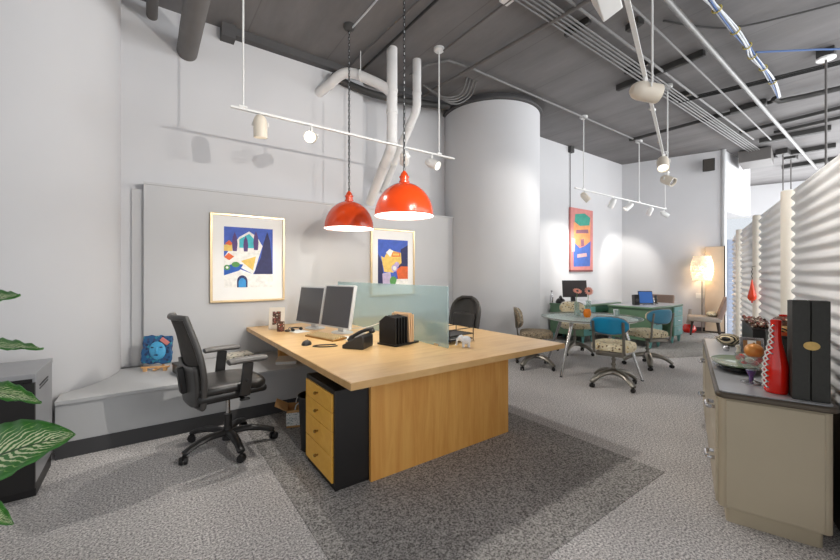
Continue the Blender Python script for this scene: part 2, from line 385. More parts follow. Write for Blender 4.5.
wn = struct(wf.build('window_1', M['bezel']))
pn = MB(); pn.prism([(0, -8.5), (0.01, -8.5), (0.01, 5), (0, 5)], 2.75, ab(16.08, 0, 0.45), AX, BX); pn.build('pane', M['window'], wn)
# dark beam along the head of the back wall
bm = MB(); bm.b2((0.70, 4.70, 4.06), (4.3, 4.8, ZC)); bm.b2((0.68, 4.66, 4.0), (0.82, 4.8, ZC)); struct(bm.build('trim_4', M['dkbeam']))
struct(MB().b2((6.2, 4.78, 0), (9.9, 4.8, 0.1)).build('baseboard_back', M['kick']))
bb = MB(); bb.prism([(-0.02, -0.65), (0, -0.65), (0, 1.34), (-0.02, 1.34)], 0.1, ab(10.94, 0), AX, BX); struct(bb.build('baseboard_right', M['kick']))
# grey wall panel behind the desk
p = MB(); p.b2((-0.02, 4.67, 0.43), (4.06, 4.76, 2.25)); p.b2((-0.022, 4.655, 2.25), (4.06, 4.80, 2.272))
struct(p.build('trim_1', M['panel']))
p = MB(); p.b2((-0.115, 4.715, 0.43), (-0.022, 4.80, 2.2)); struct(p.build('trim_6', M['panel']))
p = MB(); p.b2((-0.24, 4.74, 0.43), (-0.115, 4.80, 2.2)); struct(p.build('trim_7', M['wall']))

# built-in ledge
t = thing('built_in_ledge', 'long low grey built-in ledge running along the wall under the framed prints', 'ledge', (0, 0, 0))
MB().prism([(-0.535, 3.74), (3.9, 3.74), (3.9, 4.655), (-0.2, 4.655), (-0.215, 4.52), (-0.275, 4.32), (-0.37, 4.14), (-0.50, 4.0), (-0.535, 3.97)], 0.028, (0, 0, 0.402)).build('ledge_top', M['ledge'], t, 0.003)
MB().b2((-0.535, 3.775, 0.115), (3.9, 3.80, 0.402)).build('front_panel', M['ledge'], t)
MB().b2((-0.535, 3.767, 0.0), (3.9, 3.79, 0.115)).build('kick_base', M['kick'], t)

# ------------------------------------------------------------------ main desk
t = thing('partners_desk', 'large pale maple desk shared by two seats with oak end panel, under the red pendants', 'desk', (0, 0, 0))
MB().b2((0.935, 1.945, 0.695), (2.985, 4.66, 0.74)).build('desk_top', M['maple'], t, 0.002)
e = MB(); e.b2((0.930, 1.941, 0.697), (2.99, 1.9455, 0.738)); e.b2((0.930, 1.9455, 0.697), (0.9355, 4.66, 0.738)); e.b2((2.9845, 1.9455, 0.697), (2.99, 4.66, 0.738))
e.build('edge_band', M['mapleedge'], t)
MB().b2((1.178, 2.163, 0), (2.505, 2.189, 0.695)).build('end_panel', M['oak'], t, 0.002)
MB().b2((1.178, 4.25, 0.43), (2.505, 4.30, 0.695)).build('end_panel', M['oak'], t, 0.002)
MB().b2((1.95, 2.189, 0.25), (1.99, 3.74, 0.695)).build('modesty_panel', M['oak'], t, 0.002)

# frosted glass divider
t = thing('glass_desk_divider', 'frosted green glass divider standing across the middle of the maple desk', 'divider', (2.01, 2.37, 0.74))
MB().b2((-0.006, 0.0, 0.001), (0.006, 2.2, 0.51)).build('glass_panel', M['frost'], t, 0.002)
for y in (0.15, 1.1, 2.05): MB().b2((-0.011, y - 0.03, 0.0005), (0.011, y + 0.03, 0.02)).build('foot_clip', M['silver'], t)

# pedestal
t = thing('drawer_pedestal', 'black under-desk pedestal with four golden wood drawers', 'drawer unit', (0.93, 2.19, 0))
MB().b2((0.012, 0, 0.03), (0.50, 0.51, 0.63)).build('body', M['black'], t, 0.003)
MB().b2((0.02, 0.01, 0), (0.49, 0.50, 0.03)).build('plinth', M['black'], t)
zz = [0.05, 0.215, 0.37, 0.49, 0.605]
for i in range(4):
    d = MB().b2((0, 0.022, zz[i] + 0.002), (0.014, 0.488, zz[i + 1] - 0.002)).build('drawer', M['yellowwood'], t, 0.002)
    zm = (zz[i] + zz[i + 1]) / 2 + 0.012
    k = MB(); k.cyl((0, 0.255, zm), (-0.014, 0.255, zm), 0.006); k.ball((-0.02, 0.255, zm), 0.011); k.build('knob', M['golddark'], d)

# waste bin
t = thing('waste_bin', 'slim black round waste bin beside the drawer pedestal under the desk', 'bin', (1.06, 2.86, 0.004))
MB().lathe([(0.0, 0), (0.098, 0), (0.118, 0.40), (0.122, 0.40), (0.122, 0.412), (0.112, 0.412), (0.095, 0.02), (0, 0.02)], seg=32).build('bucket', M['black'], t)
MB().tube([(0.12 * math.cos(a * PI / 12), 0.12 * math.sin(a * PI / 12), 0.41) for a in range(25)], 0.005, 6).build('rim', M['blackplastic'], t)
# carton
t = thing('cardboard_carton', 'open kraft cardboard carton with a printed label on the floor under the desk', 'carton', (1.17, 3.40, 0.004), R(-20))
b = MB(); b.b2((-0.15, -0.11, 0), (0.15, 0.11, 0.006)); b.b2((-0.15, -0.11, 0), (-0.145, 0.11, 0.15)); b.b2((0.145, -0.11, 0), (0.15, 0.11, 0.15)); b.b2((-0.15, -0.11, 0), (0.15, -0.105, 0.15)); b.b2((-0.15, 0.105, 0), (0.15, 0.11, 0.15))
b.build('carton_body', M['kraft'], t)
MB().box((-0.20, 0, 0.175), (0.11, 0.22, 0.004), RZ(R(28), 3, 'Y')).build('flap', M['kraft'], t)
MB().b2((-0.152, -0.115, 0.02), (-0.02, -0.111, 0.13)).build('shipping_label', M['label'], t)
for s in (-1, 1):
    MB().tube(smooth_path([(-0.08, s * 0.10, 0.15), (-0.06, s * 0.10, 0.20), (0.02, s * 0.10, 0.21), (0.05, s * 0.10, 0.15)]), 0.005, 6).build('handle', M['paper'], t)

# ------------------------------------------------------------------ task chair
def caster(parent, x, y, ang, r=0.03):
    c = MB(); dx, dy = math.cos(ang), math.sin(ang); px, py = -dy, dx
    for s in (-1, 1):
        a = Vector((x + px * s * 0.006, y + py * s * 0.006, r)); q = Vector((x + px * s * 0.026, y + py * s * 0.026, r)); c.cyl(a, q, r, r * 0.86, 16)
    c.cyl((x, y, r), (x, y, r * 2.3), 0.008, seg=8)
    c.build('caster', M['black'], parent)
def task_chair(loc, rz, label, leather_back=False):
    t = thing('task_chair', label, 'office chair', loc, rz)
    for k in range(5):
        a = 2 * PI * k / 5 + 0.89; ca, sa = math.cos(a), math.sin(a)
        l = MB().tube(smooth_path([(0.03 * ca, 0.03 * sa, 0.115), (0.15 * ca, 0.15 * sa, 0.125), (0.27 * ca, 0.27 * sa, 0.10), (0.335 * ca, 0.335 * sa, 0.075)]), [0.036] + [0.033] * 9 + [0.029] * 8 + [0.023], 10, flat=0.7).build('leg', M['blackplastic'], t)
        caster(l, 0.335 * ca, 0.335 * sa, a + 0.9)
    g = MB(); g.cyl((0, 0, 0.06), (0, 0, 0.16), 0.042, 0.034); g.cyl((0, 0, 0.16), (0, 0, 0.26), 0.03); g.build('hub', M['blackplastic'], t)
    MB().cyl((0, 0, 0.25), (0, 0, 0.39), 0.016).build('gas_lift', M['chrome'], t)
    m = MB(); m.box((0.0, 0, 0.375), (0.34, 0.16, 0.05)); m.box((0.1, -0.13, 0.37), (0.03, 0.14, 0.012)); m.box((0.1, -0.20, 0.37), (0.07, 0.03, 0.016)); m.box((-0.17, 0, 0.40), (0.10, 0.09, 0.04))
    m.build('tilt_mechanism', M['blackplastic'], t, 0.012)
    def st(u, v):
        x = -0.23 + 0.5 * u; e = 1 - abs(2 * u - 1) ** 4; hw = 0.25 - 0.03 * (1 - u)
        return Vector((x, (2 * v - 1) * hw * (0.86 + 0.14 * e), 0.0))
    sc = MB(); n = 8
    for lay, (z, k) in enumerate([]): pass
    sc.box((0.02, 0, 0.435), (0.48, 0.48, 0.055)); sc.build('seat_pan', M['blackplastic'], t, 0.025, seg=4)
    s2 = MB()
    def cush(z, k, cx=0.02, drop=0.0): return [(cx + 0.25 * k * math.copysign(abs(math.cos(a)) ** 0.42, math.cos(a)), 0.245 * k * math.copysign(abs(math.sin(a)) ** 0.42, math.sin(a)), z - (drop if math.cos(a) > 0.2 else 0)) for a in [2 * PI * i / 40 for i in range(40)]]
    rings = [cush(0.458, 0.97, drop=0.02), cush(0.47, 1.02, drop=0.02), cush(0.495, 1.03, drop=0.016), cush(0.51, 0.98, drop=0.008), cush(0.517, 0.8, drop=0.0), cush(0.512, 0.45)]
    vs = [v for r_ in rings for v in r_]; fs = [(i * 40 + k, i * 40 + (k + 1) % 40, (i + 1) * 40 + (k + 1) % 40, (i + 1) * 40 + k) for i in range(5) for k in range(40)]
    fs += [tuple(range(200, 240)), tuple(reversed(range(40)))]
    s2._add(vs, fs); s2.build('seat', M['leather'], t, angle=60)
    # backrest
    def hw(v): return (0.20 + 0.045 * math.sin(PI * min(1, v * 1.15)) - 0.03 * v ** 4)
    def bk(u, v):
        v = max(0.0, v); z = 0.37 + 0.64 * v; y = (2 * u - 1) * hw(v)
        x = -0.205 - 0.13 * v ** 1.3 + 0.02 * math.sin(PI * v) + 0.05 * (2 * u - 1) ** 2 * (0.4 + 0.6 * v)
        return Vector((x, y, z))
    if not leather_back:
        MB().grid(lambda u, v: bk(0.04 + 0.92 * u, 0.36 + 0.62 * v), 12, 12).build('back_mesh', M['blackmesh'], t, solid=0.012)
        pts = [bk(0, v / 14) for v in range(15)] + [bk(u / 8, 1) for u in range(1, 8)] + [bk(1, 1 - v / 14) for v in range(15)] + [bk(1 - u / 8, 0) for u in range(1, 9)]
        MB().tube(pts, 0.021, 10).build('back_frame', M['greyblack'], t)
        MB().grid(lambda u, v: bk(0.05 + 0.9 * u, 0.02 + 0.46 * v - 0.04 * math.sin(PI * u)) + Vector((-0.022, 0, 0)), 12, 8).build('lumbar_shell', M['greyblack'], t, solid=0.03)
        MB().box((-0.268, 0, 0.55), (0.05, 0.07, 0.20), RZ(R(-8), 3, 'Y')).build('back_bracket', M['blackplastic'], t, 0.015)
    else:
        def lb(u, v):
            z = 0.44 + 0.54 * v; a = (2 * u - 1); k = 0.25 if v < 0.55 else 0.25 * math.sqrt(max(0, 1 - ((v - 0.55) / 0.47) ** 2.6))
            return Vector((-0.22 - 0.12 * v + 0.07 * a * a, a * max(k, 0.02), z))
        MB().grid(lb, 16, 16).build('backrest', M['leather'], t, solid=0.055, sub=1)
        MB().grid(lambda u, v: lb(0.12 + 0.76 * u, 0.05 + 0.55 * v) + Vector((0.045, 0, 0)), 12, 10).build('lumbar_cushion', M['leather'], t, solid=0.03, sub=1)
        pts = [lb(0, v / 16) for v in range(17)] + [lb(1, 1 - v / 16) for v in range(17)]
        MB().tube(pts, 0.022, 8).build('back_frame', M['greyblack'], t)
        MB().box((-0.25, 0, 0.45), (0.05, 0.08, 0.16)).build('back_bracket', M['blackplastic'], t, 0.012)
    for s in (() if leather_back else (-1, 1)):
        u = MB(); u.tube([(0.0, s * 0.15, 0.41), (0.0, s * 0.27, 0.41), (0.0, s * 0.285, 0.43)], 0.018, 8); u.box((0.0, s * 0.287, 0.53), (0.075, 0.022, 0.24), RZ(R(6), 3, 'Y')); u.cyl((0, s * 0.295, 0.52), (0, s * 0.305, 0.52), 0.012)
        u.build('arm_post', M['blackplastic'], t, 0.008)
        a = MB(); a.tube(smooth_path([(-0.13, s * 0.285, 0.668), (-0.06, s * 0.285, 0.672), (0.06, s * 0.287, 0.672), (0.15, s * 0.28, 0.668)]), [0.026] + [0.042] * 3 + [0.046] * 12 + [0.04] * 2 + [0.028], 12, flat=0.5)
        a.build('armrest', M['armpad'], t)
    for ch in t.children:
        if ch.name.split('.')[0] not in ('leg', 'hub', 'gas_lift'): ch.location = (0.035, 0, 0.05) if ch.name.startswith('arm') else (-0.045, 0, 0.035)
    return t
task_chair((0.52, 3.28, 0), R(9), 'black mesh-back task chair at the left side of the maple desk')
task_chair((3.42, 3.93, 0), R(190), 'black leather round-backed office chair beyond the glass divider behind the maple desk', True)

# ------------------------------------------------------------------ vintage chairs
def tanker_chair(loc, rz, label, shell, fab, ph=0.10):
    t = thing('swivel_chair', label, 'chair', loc, rz, 'vintage steel swivel chairs round the glass table')
    for k in range(4):
        a = PI / 4 + k * PI / 2 + 0.15; ca, sa = math.cos(a), math.sin(a)
        pts = smooth_path([(0.0, 0.0, 0.17), (0.11 * ca, 0.11 * sa, 0.165), (0.22 * ca, 0.22 * sa, 0.13), (0.31 * ca, 0.31 * sa, 0.065)], 5); n = len(pts)
        l = MB().tube(pts, [0.056 - 0.024 * i / (n - 1) for i in range(n)], 12, flat=0.7).build('leg', M['steel'], t)
        caster(l, 0.30 * ca, 0.30 * sa, a + 0.6, 0.026)
    g = MB(); g.cyl((0, 0, 0.15), (0, 0, 0.22), 0.036, 0.028); g.cyl((0, 0, 0.22), (0, 0, 0.43), 0.017); g.cyl((0, 0, 0.25), (0, 0, 0.27), 0.03); g.cyl((0, 0, 0.31), (0, 0, 0.33), 0.026)
    g.build('column', M['steel'], t)
    m = MB(); m.box((-0.05, 0, 0.425), (0.26, 0.14, 0.03)); m.box((-0.17, 0, 0.41), (0.07, 0.30, 0.05)); m.build('seat_mechanism', M['steel'], t, 0.008)
    sm = MB()
    def ring(z, k): return [(0.02 + 0.225 * k * math.copysign(abs(math.cos(a)) ** 0.55, math.cos(a)), 0.225 * k * math.copysign(abs(math.sin(a)) ** 0.55, math.sin(a)), z) for a in [2 * PI * i / 36 for i in range(36)]]
    rings = [ring(0.442, 0.9), ring(0.445, 0.99), ring(0.47, 1.02), ring(0.50, 1.02), ring(0.52, 0.97), ring(0.532, 0.8), ring(0.537, 0.4)]
    vs = [v for r_ in rings for v in r_]; fs = [(i * 36 + k, i * 36 + (k + 1) % 36, (i + 1) * 36 + (k + 1) % 36, (i + 1) * 36 + k) for i in range(6) for k in range(36)]
    fs += [tuple(range(216, 252)), tuple(reversed(range(36)))]
    sm._add(vs, fs); sm.build('seat', fab, t, angle=60)
    for s in (-1, 1):
        u = MB(); pts = smooth_path([(-0.14, s * 0.16, 0.415), (-0.205, s * 0.16, 0.42), (-0.235, s * 0.16, 0.46), (-0.25, s * 0.16, 0.60), (-0.285, s * 0.16, 0.80)], 5)
        u.tube(pts, 0.016, 8, flat=0.6); u.build('upright', M['steel'], t)
    def pad(u, v, off=0.0):
        a = 2 * u - 1; e = math.sqrt(max(0, 1 - abs(a) ** 3.2)); z = 0.855 - ph + (2 * v - 1) * ph * max(e, 0.25)
        return Vector((-0.262 - 0.10 * (z - 0.68) + 0.075 * a * a + off, a * 0.205, z))
    bp = MB(); bp.grid(lambda u, v: pad(u, v, -0.012), 18, 8); b = bp.build('back_shell', shell, t, solid=0.012)
    MB().grid(lambda u, v: pad(u, v, 0.018), 18, 8).build('back_cushion', fab, b, solid=0.04, sub=1)
    rp = [pad(0.02 + 0.96 * i / 18, 0, -0.005) for i in range(19)] + [pad(0.98 - 0.96 * i / 18, 1, -0.005) for i in range(19)]; rp.append(rp[0])
    MB().tube(rp, 0.010, 8).build('back_rim', M['steel'], b)
    return t
tanker_chair((4.57, 2.31, 0), R(14), 'steel swivel chair with bright blue back turned to us, nearest at the glass table', M['blueshell'], M['floral'])
tanker_chair((5.92, 2.50, 0), R(66), 'steel swivel chair with pale blue back right of the glass table, by the teal desk', M['blueshell2'], M['floral'])
tanker_chair((4.55, 3.44, 0), R(-50), 'steel swivel chair with brown floral seat seen side-on, left of the glass table', M['floralbrown'], M['floralbrown'], 0.145)
tanker_chair((5.86, 3.62, 0), R(-136), 'steel swivel chair with cream floral back facing us behind the glass table', M['floral'], M['floral'])

# ------------------------------------------------------------------ round table
t = thing('round_table', 'round glass-topped table on chrome legs among the vintage chairs', 'table', (5.13, 2.93, 0))
MB().lathe([(0.0, 0.728), (0.66, 0.728), (0.67, 0.734), (0.66, 0.74), (0, 0.74)], seg=64).build('glass_top', M['clear'], t)
MB().lathe([(0.0, 0.70), (0.585, 0.70), (0.60, 0.705), (0.60, 0.722), (0.585, 0.727), (0, 0.727)], seg=64).build('under_top', M['whitemetal'], t)
MB().tube([(0.66 * math.cos(a * PI / 32), 0.66 * math.sin(a * PI / 32), 0.733) for a in range(65)], 0.007, 8).build('edge_band', M['steel'], t)
for a in (182, 264, 2, 84):
    ca, sa = math.cos(R(a)), math.sin(R(a))
    l = MB().cyl((0.48 * ca, 0.48 * sa, 0.70), (0.74 * ca, 0.74 * sa, 0.01), 0.026, 0.016).build('leg', M['chrome'], t)
    MB().cyl((0.74 * ca, 0.74 * sa, 0.0), (0.74 * ca, 0.74 * sa, 0.012), 0.018).build('glide', M['blackplastic'], l)
# things on the round table
def gl(name, label, cat, loc, prof, mat, group=None, part='bowl'):
    t = thing(name, label, cat, loc, 0, group); MB().lathe(prof, seg=20).build(part, mat, t); return t
for i, (x, y, hh, lab) in enumerate([(5.14, 3.14, 0.19, 'clear glass cylinder vase holding a pink gerbera on the glass table, left one of two'), (5.26, 3.03, 0.21, 'clear glass cylinder vase holding a pink gerbera on the glass table, right one of two')]):
    t = thing('flower_vase', lab, 'vase', (x, y, 0.741))
    MB().lathe([(0, 0), (0.036, 0), (0.036, hh), (0.032, hh), (0.032, 0.012), (0, 0.012)], seg=20).build('vase_body', M['clear'], t)
    st = thing('gerbera', 'pink gerbera with brown eye standing in the %s glass vase' % ('left' if i == 0 else 'right'), 'flower', (x, y, 0.756))
    MB().tube(smooth_path([(0.01, 0, 0), (-0.01, 0.0, 0.18), (0.0, -0.01, 0.335)]), 0.004, 6).build('stem', M['stem'], st)
    rot = Matrix.Rotation(R(35 if i == 0 else 70), 3, Vector((0.81, -0.59, 0)))
    f = MB()
    for k in range(14):
        a = 2 * PI * k / 14; q = rot @ RZ(a, 3, 'Z')
        f.ball(Vector((0, -0.01, 0.34)) + q @ Vector((0.042, 0, 0.0)), (0.026, 0.011, 0.004), 8, rot=q)
    f.build('petals', M['pink'], st)
    MB().ball(Vector((0, -0.01, 0.34)) + rot @ Vector((0, 0, 0.003)), (0.017, 0.017, 0.008), 10, rot=rot).build('flower_centre', M['dkwood'], st)
gl('candle_holder', 'round orange glass candle holder on the glass table in front of the vases', 'candle holder', (4.99, 2.89, 0.741), [(0, 0), (0.035, 0), (0.05, 0.03), (0.053, 0.06), (0.045, 0.10), (0.035, 0.115), (0.031, 0.115), (0.04, 0.09), (0.045, 0.05), (0, 0.01)], M['orange'])
for i, (x, y, lab) in enumerate([(5.02, 3.04, 'small clear glass tumbler on the glass table left of the orange candle holder'), (5.48, 2.72, 'short clear glass tumbler on the glass table right of the orange candle holder'), (5.60, 2.80, 'white cup standing near the right edge of the glass table')]):
    gl('tumbler' if i < 2 else 'cup', lab, 'glass' if i < 2 else 'cup', (x, y, 0.741), [(0, 0), (0.028, 0), (0.034, 0.085), (0.031, 0.085), (0.026, 0.008), (0, 0.008)], M['clear'] if i < 2 else M['ceramic'])

# ------------------------------------------------------------------ desk items
YAW = R(13.4)   # screens and keyboard share this turn
def monitor(loc, rz, label, w, h, tilt, bez, scr, group=None, lift=0.0):
    t = thing('computer_monitor', label, 'monitor', loc, rz, group)   # screen faces -x
    rot = RZ(R(tilt), 3, 'Y'); c = Vector((0, 0, h / 2 + 0.055 + lift))
    MB().box(c, (0.035, w, h), rot).build('casing', bez, t, 0.004)
    MB().box(c + rot @ Vector((-0.019, 0, 0)), (0.004, w - 0.03, h - 0.032), rot).build('screen', scr, t)
    s = MB(); s.box((0.06, 0, 0.11), (0.04, 0.09, 0.20 + lift), RZ(R(tilt), 3, 'Y')); s.build('stand_neck', bez, t, 0.006)
    MB().lathe([(0, 0), (0.115, 0), (0.115, 0.008), (0.10, 0.014), (0, 0.018)], (0.05, 0, 0), 28, sx=0.9, sy=1.1).build('stand_foot', bez, t)
    return t
monitor((1.485, 4.10, 0.741), YAW, 'silver-framed monitor with dark screen on the maple desk, the left one of the pair', 0.465, 0.415, 10, M['bezel'], M['screen'])
monitor((1.60, 3.63, 0.741), YAW, 'silver-framed monitor with dark screen on the maple desk, the right one of the pair', 0.475, 0.44, 10, M['bezel'], M['screen'])
t = thing('keyboard', 'beige computer keyboard in front of the two silver monitors', 'keyboard', (1.385, 3.44, 0.741), YAW)
MB().box((0, 0, 0.010), (0.16, 0.45, 0.018), RZ(R(-4), 3, 'Y')).build('key_bed', M['golddark'], t, 0.004)
k = MB()
for i in range(5):
    for j in range(15): k.box((-0.056 + 0.028 * i, -0.203 + 0.029 * j, 0.023 + 0.002 * (i - 2)), (0.019, 0.021, 0.011), taper=0.8)
k.build('keys', M['beigekeys'], t)
t = thing('computer_mouse', 'black computer mouse at the left end of the beige keyboard', 'mouse', (1.125, 3.22, 0.741), R(60))
MB().lathe([(0.001, 0.036), (0.4, 0.034), (0.75, 0.026), (0.95, 0.012), (1.0, 0.0), (0.0, 0.0)], seg=24, sx=0.07, sy=0.042).build('shell', M['black'], t)
MB().ball((0.03, 0, 0.032), (0.012, 0.005, 0.008), 10).build('scroll_wheel', M['greyblack'], t)
# phone
t = thing('desk_phone', 'black office telephone with its handset on the left, on the maple desk', 'telephone', (1.43, 2.86, 0.741), R(-52))
MB().prism([(-0.09, 0), (0.10, 0), (0.10, 0.095), (0.075, 0.115), (-0.09, 0.03)], 0.20, (0, 0.10, 0), (1, 0, 0), (0, 0, 1)).build('phone_body', M['blackplastic'], t, 0.006)
sl = math.atan2(0.085, 0.165); rot = RZ(-sl, 3, 'Y')
MB().box((0.045, -0.03, 0.108), (0.07, 0.10, 0.006), rot).build('display', M['bezel'], t, 0.002)
k = MB()
for i in range(4):
    for j in range(3): k.box((-0.068 + 0.024 * i, -0.058 + 0.03 * j, 0.047 + 0.0124 * i), (0.014, 0.02, 0.006), rot)
k.build('keypad', M['greyblack'], t)
h = MB(); h.tube(smooth_path([(-0.10, 0.072, 0.055), (-0.03, 0.072, 0.10), (0.05, 0.072, 0.135), (0.11, 0.072, 0.14)]), [0.02] * 3 + [0.016] * 12 + [0.02] * 4, 10)
h.ball((-0.10, 0.072, 0.045), (0.028, 0.026, 0.02), 12); h.ball((0.10, 0.072, 0.128), (0.028, 0.026, 0.02), 12); h.build('handset', M['blackplastic'], t)
tag(MB().tube(smooth_path([(1.30, 2.97, 0.75), (1.24, 2.98, 0.748), (1.17, 3.02, 0.747), (1.13, 3.08, 0.747), (1.20, 3.10, 0.747), (1.32, 3.05, 0.747)]), 0.005, 6).build('phone_cord', M['cbl_black']), 'black telephone cord lying on the desk between phone and mouse', 'cord')
# file organiser
t = thing('file_organizer', 'upright black file organizer beside the phone against the glass divider', 'file organizer', (1.80, 2.80, 0.741), R(14))
o = MB()
o.box((0.0, 0, 0.008), (0.30, 0.22, 0.014))
o.build('base', M['black'], t)
for k in range(5):
    x = -0.14 + 0.035 * k
    d = MB(); d.prism([(-0.10, 0.01), (0.10, 0.01), (0.10, 0.20), (0.02, 0.255), (-0.10, 0.24)], 0.010, (x, 0, 0), (0, 1, 0), (0, 0, 1)); d.build('slot_divider', M['black'], t, 0.002)
for k in range(3):
    x = -0.122 + 0.035 * k
    tag(MB().b2((x + 1.80, 2.73, 0.757), (x + 1.812, 2.88, 0.96)).build('file_folder', M['black']), 'black document folder in the black file organizer', 'folder', 'black folders in the file organizer')
for k, (x, hh) in enumerate([(0.035, 0.245), (0.06, 0.252), (0.085, 0.238)]):
    f = MB().box((0, 0, hh / 2), (0.014, 0.20, hh), RZ(R(-4 + 2 * k), 3, 'Y')).build('manila_folder', M['tan'])
    f.location = Vector((1.80, 2.80, 0.757)) + RZ(R(14), 3, 'Z') @ Vector((x, 0, 0)); f.rotation_euler = (0, 0, R(14))
    tag(f, 'tan card folder standing in the black file organizer', 'folder', 'tan folders in the file organizer')
# wire letter rack behind glass
t = thing('wire_letter_rack', 'dark wire letter rack seen through the frosted glass divider', 'letter rack', (2.22, 2.92, 0.741), R(10))
o = MB()
for k in range(5):
    x = -0.13 + 0.065 * k; hh = 0.15 + 0.02 * k
    o.tube([(x, -0.11, 0), (x - 0.03, -0.11, hh), (x - 0.03, 0.11, hh), (x, 0.11, 0)], 0.004, 6)
    o.tube([(x, -0.11, 0.0), (x - 0.03, 0.0, hh), (x, 0.11, 0.0)], 0.0025, 6)
o.build('wire_dividers', M['black'], t)
o = MB(); o.tube([(-0.14, -0.11, 0.004), (0.14, -0.11, 0.004), (0.14, 0.11, 0.004), (-0.14, 0.11, 0.004), (-0.14, -0.11, 0.004)], 0.004, 6); o.build('base_frame', M['black'], t)
tag(MB().box((2.30, 2.92, 0.81), (0.012, 0.2, 0.12), RZ(R(10), 3, 'Z')).build('green_folder', M['deskgreen']), 'green folder in the wire letter rack behind the frosted glass', 'folder')
# stacking tray at glass edge
t = thing('letter_tray', 'small dark wire desk tray with two tiers just right of the glass divider', 'desk tray', (2.28, 2.62, 0.741), R(4))
for z in (0.02, 0.065, 0.12):
    o = MB(); o.tube([(-0.15, -0.11, z), (0.15, -0.11, z), (0.15, 0.11, z), (-0.15, 0.11, z), (-0.15, -0.11, z)], 0.004, 6)
    if z < 0.1: o.box((0, 0, z - 0.003), (0.29, 0.21, 0.004))
    o.build('tier', M['black'], t)
o = MB()
for sx in (-1, 1):
    for sy in (-1, 1): o.cyl((sx * 0.15, sy * 0.11, 0), (sx * 0.15, sy * 0.11, 0.12), 0.004, seg=6)
o.build('corner_posts', M['black'], t)
tag(MB().box((2.28, 2.62, 0.769), (0.22, 0.17, 0.006)).build('paper_sheets', M['paper']), 'white paper lying in the dark wire tray beside the glass divider', 'paper')
# elephant figurine
t = thing('elephant_figurine', 'small white ceramic elephant figurine on the right half of the maple desk', 'figurine', (2.17, 2.33, 0.741), R(140))
t.scale = (0.82, 0.82, 0.92)
e = MB(); e.ball((0, 0, 0.062), (0.052, 0.036, 0.038), 18); e.ball((0.056, 0, 0.078), (0.030, 0.026, 0.028), 16)
for sx in (-1, 1):
    for sy in (-1, 1): e.cyl((sx * 0.028, sy * 0.02, 0), (sx * 0.028, sy * 0.02, 0.05), 0.013, 0.014, 12)
e.tube(smooth_path([(0.078, 0, 0.075), (0.094, 0, 0.05), (0.095, 0, 0.025), (0.108, 0, 0.014)]), [0.014, 0.013, 0.013, 0.012, 0.012, 0.011, 0.011, 0.01, 0.01, 0.009, 0.009, 0.008, 0.008, 0.008, 0.008, 0.008, 0.008, 0.007, 0.007][:19], 8)
e.build('elephant_body', M['ceramic'], t)
for s in (-1, 1): MB().ball((0.045, s * 0.035, 0.078), (0.022, 0.006, 0.028), 12, rot=RZ(R(s * 25), 3, 'Z')).build('ear', M['ceramic'], t)
# photo frame, jar, glasses
t = thing('photo_frame', 'cream photo frame with brown picture at the back left of the maple desk', 'photo frame', (1.16, 4.27, 0.741), R(-26))
rot = RZ(R(-10), 3, 'X')
MB().box((0, 0, 0.122), (0.165, 0.014, 0.24), rot).build('frame', M['cream'], t, 0.006)
MB().box((0, -0.009, 0.125), (0.085, 0.004, 0.145), rot).build('photograph', M['beads'], t)
MB().box((0, 0.03, 0.055), (0.03, 0.008, 0.12), RZ(R(20), 3, 'X')).build('easel_back', M['cream'], t)
t = thing('pen_cup', 'small dark patterned pen cup in front of the cream photo frame', 'cup', (1.16, 4.12, 0.741))
MB().lathe([(0, 0), (0.038, 0), (0.040, 0.10), (0.034, 0.10), (0.03, 0.01), (0, 0.01)], seg=20).build('cup_body', M['beads'], t)
t = thing('trinket', 'tiny dark metal trinket with a ring beside the pen cup on the desk', 'ornament', (1.20, 4.02, 0.741))
MB().ball((0, 0, 0.014), (0.03, 0.02, 0.014), 12).build('body', M['dkwood'], t); MB().tube([(0.03 + 0.018 * math.cos(a * PI / 8), 0, 0.028 + 0.018 * math.sin(a * PI / 8)) for a in range(17)], 0.004, 6).build('ring', M['silver'], t)
t = thing('headset', 'black headset lying on papers below the left monitor', 'headset', (1.30, 4.02, 0.744), R(30))
MB().tube([(0.06 * math.cos(a * PI / 12), 0.06 * math.sin(a * PI / 12), 0.02 + 0.01 * math.sin(a * PI / 12)) for a in range(13)], 0.006, 6).build('headband', M['black'], t)
for s in (-1, 1): MB().ball((s * 0.06, 0, 0.018), (0.014, 0.025, 0.017), 12).build('ear_cup', M['black'], t)
p = MB().box((1.30, 4.00, 0.742), (0.16, 0.22, 0.002), RZ(R(15), 3, 'Z')).build('paper_sheet', M['paper']); tag(p, 'white paper sheet under the headset on the desk', 'paper')
p = MB().box((1.53, 3.33, 0.7425), (0.16, 0.22, 0.003), RZ(R(25), 3, 'Z')).build('paper_sheet', M['paper']); tag(p, 'white and pale blue paper sheets at the right end of the beige keyboard', 'paper')
tag(MB().tube(smooth_path([(1.66, 3.5, 0.80), (1.76, 3.3, 0.83), (1.88, 3.12, 0.90), (1.93, 3.02, 0.86), (1.90, 2.99, 0.755)]), 0.004, 6).build('monitor_cable', M['cbl_white']), 'white cable looping from the right monitor along the glass divider', 'cable')

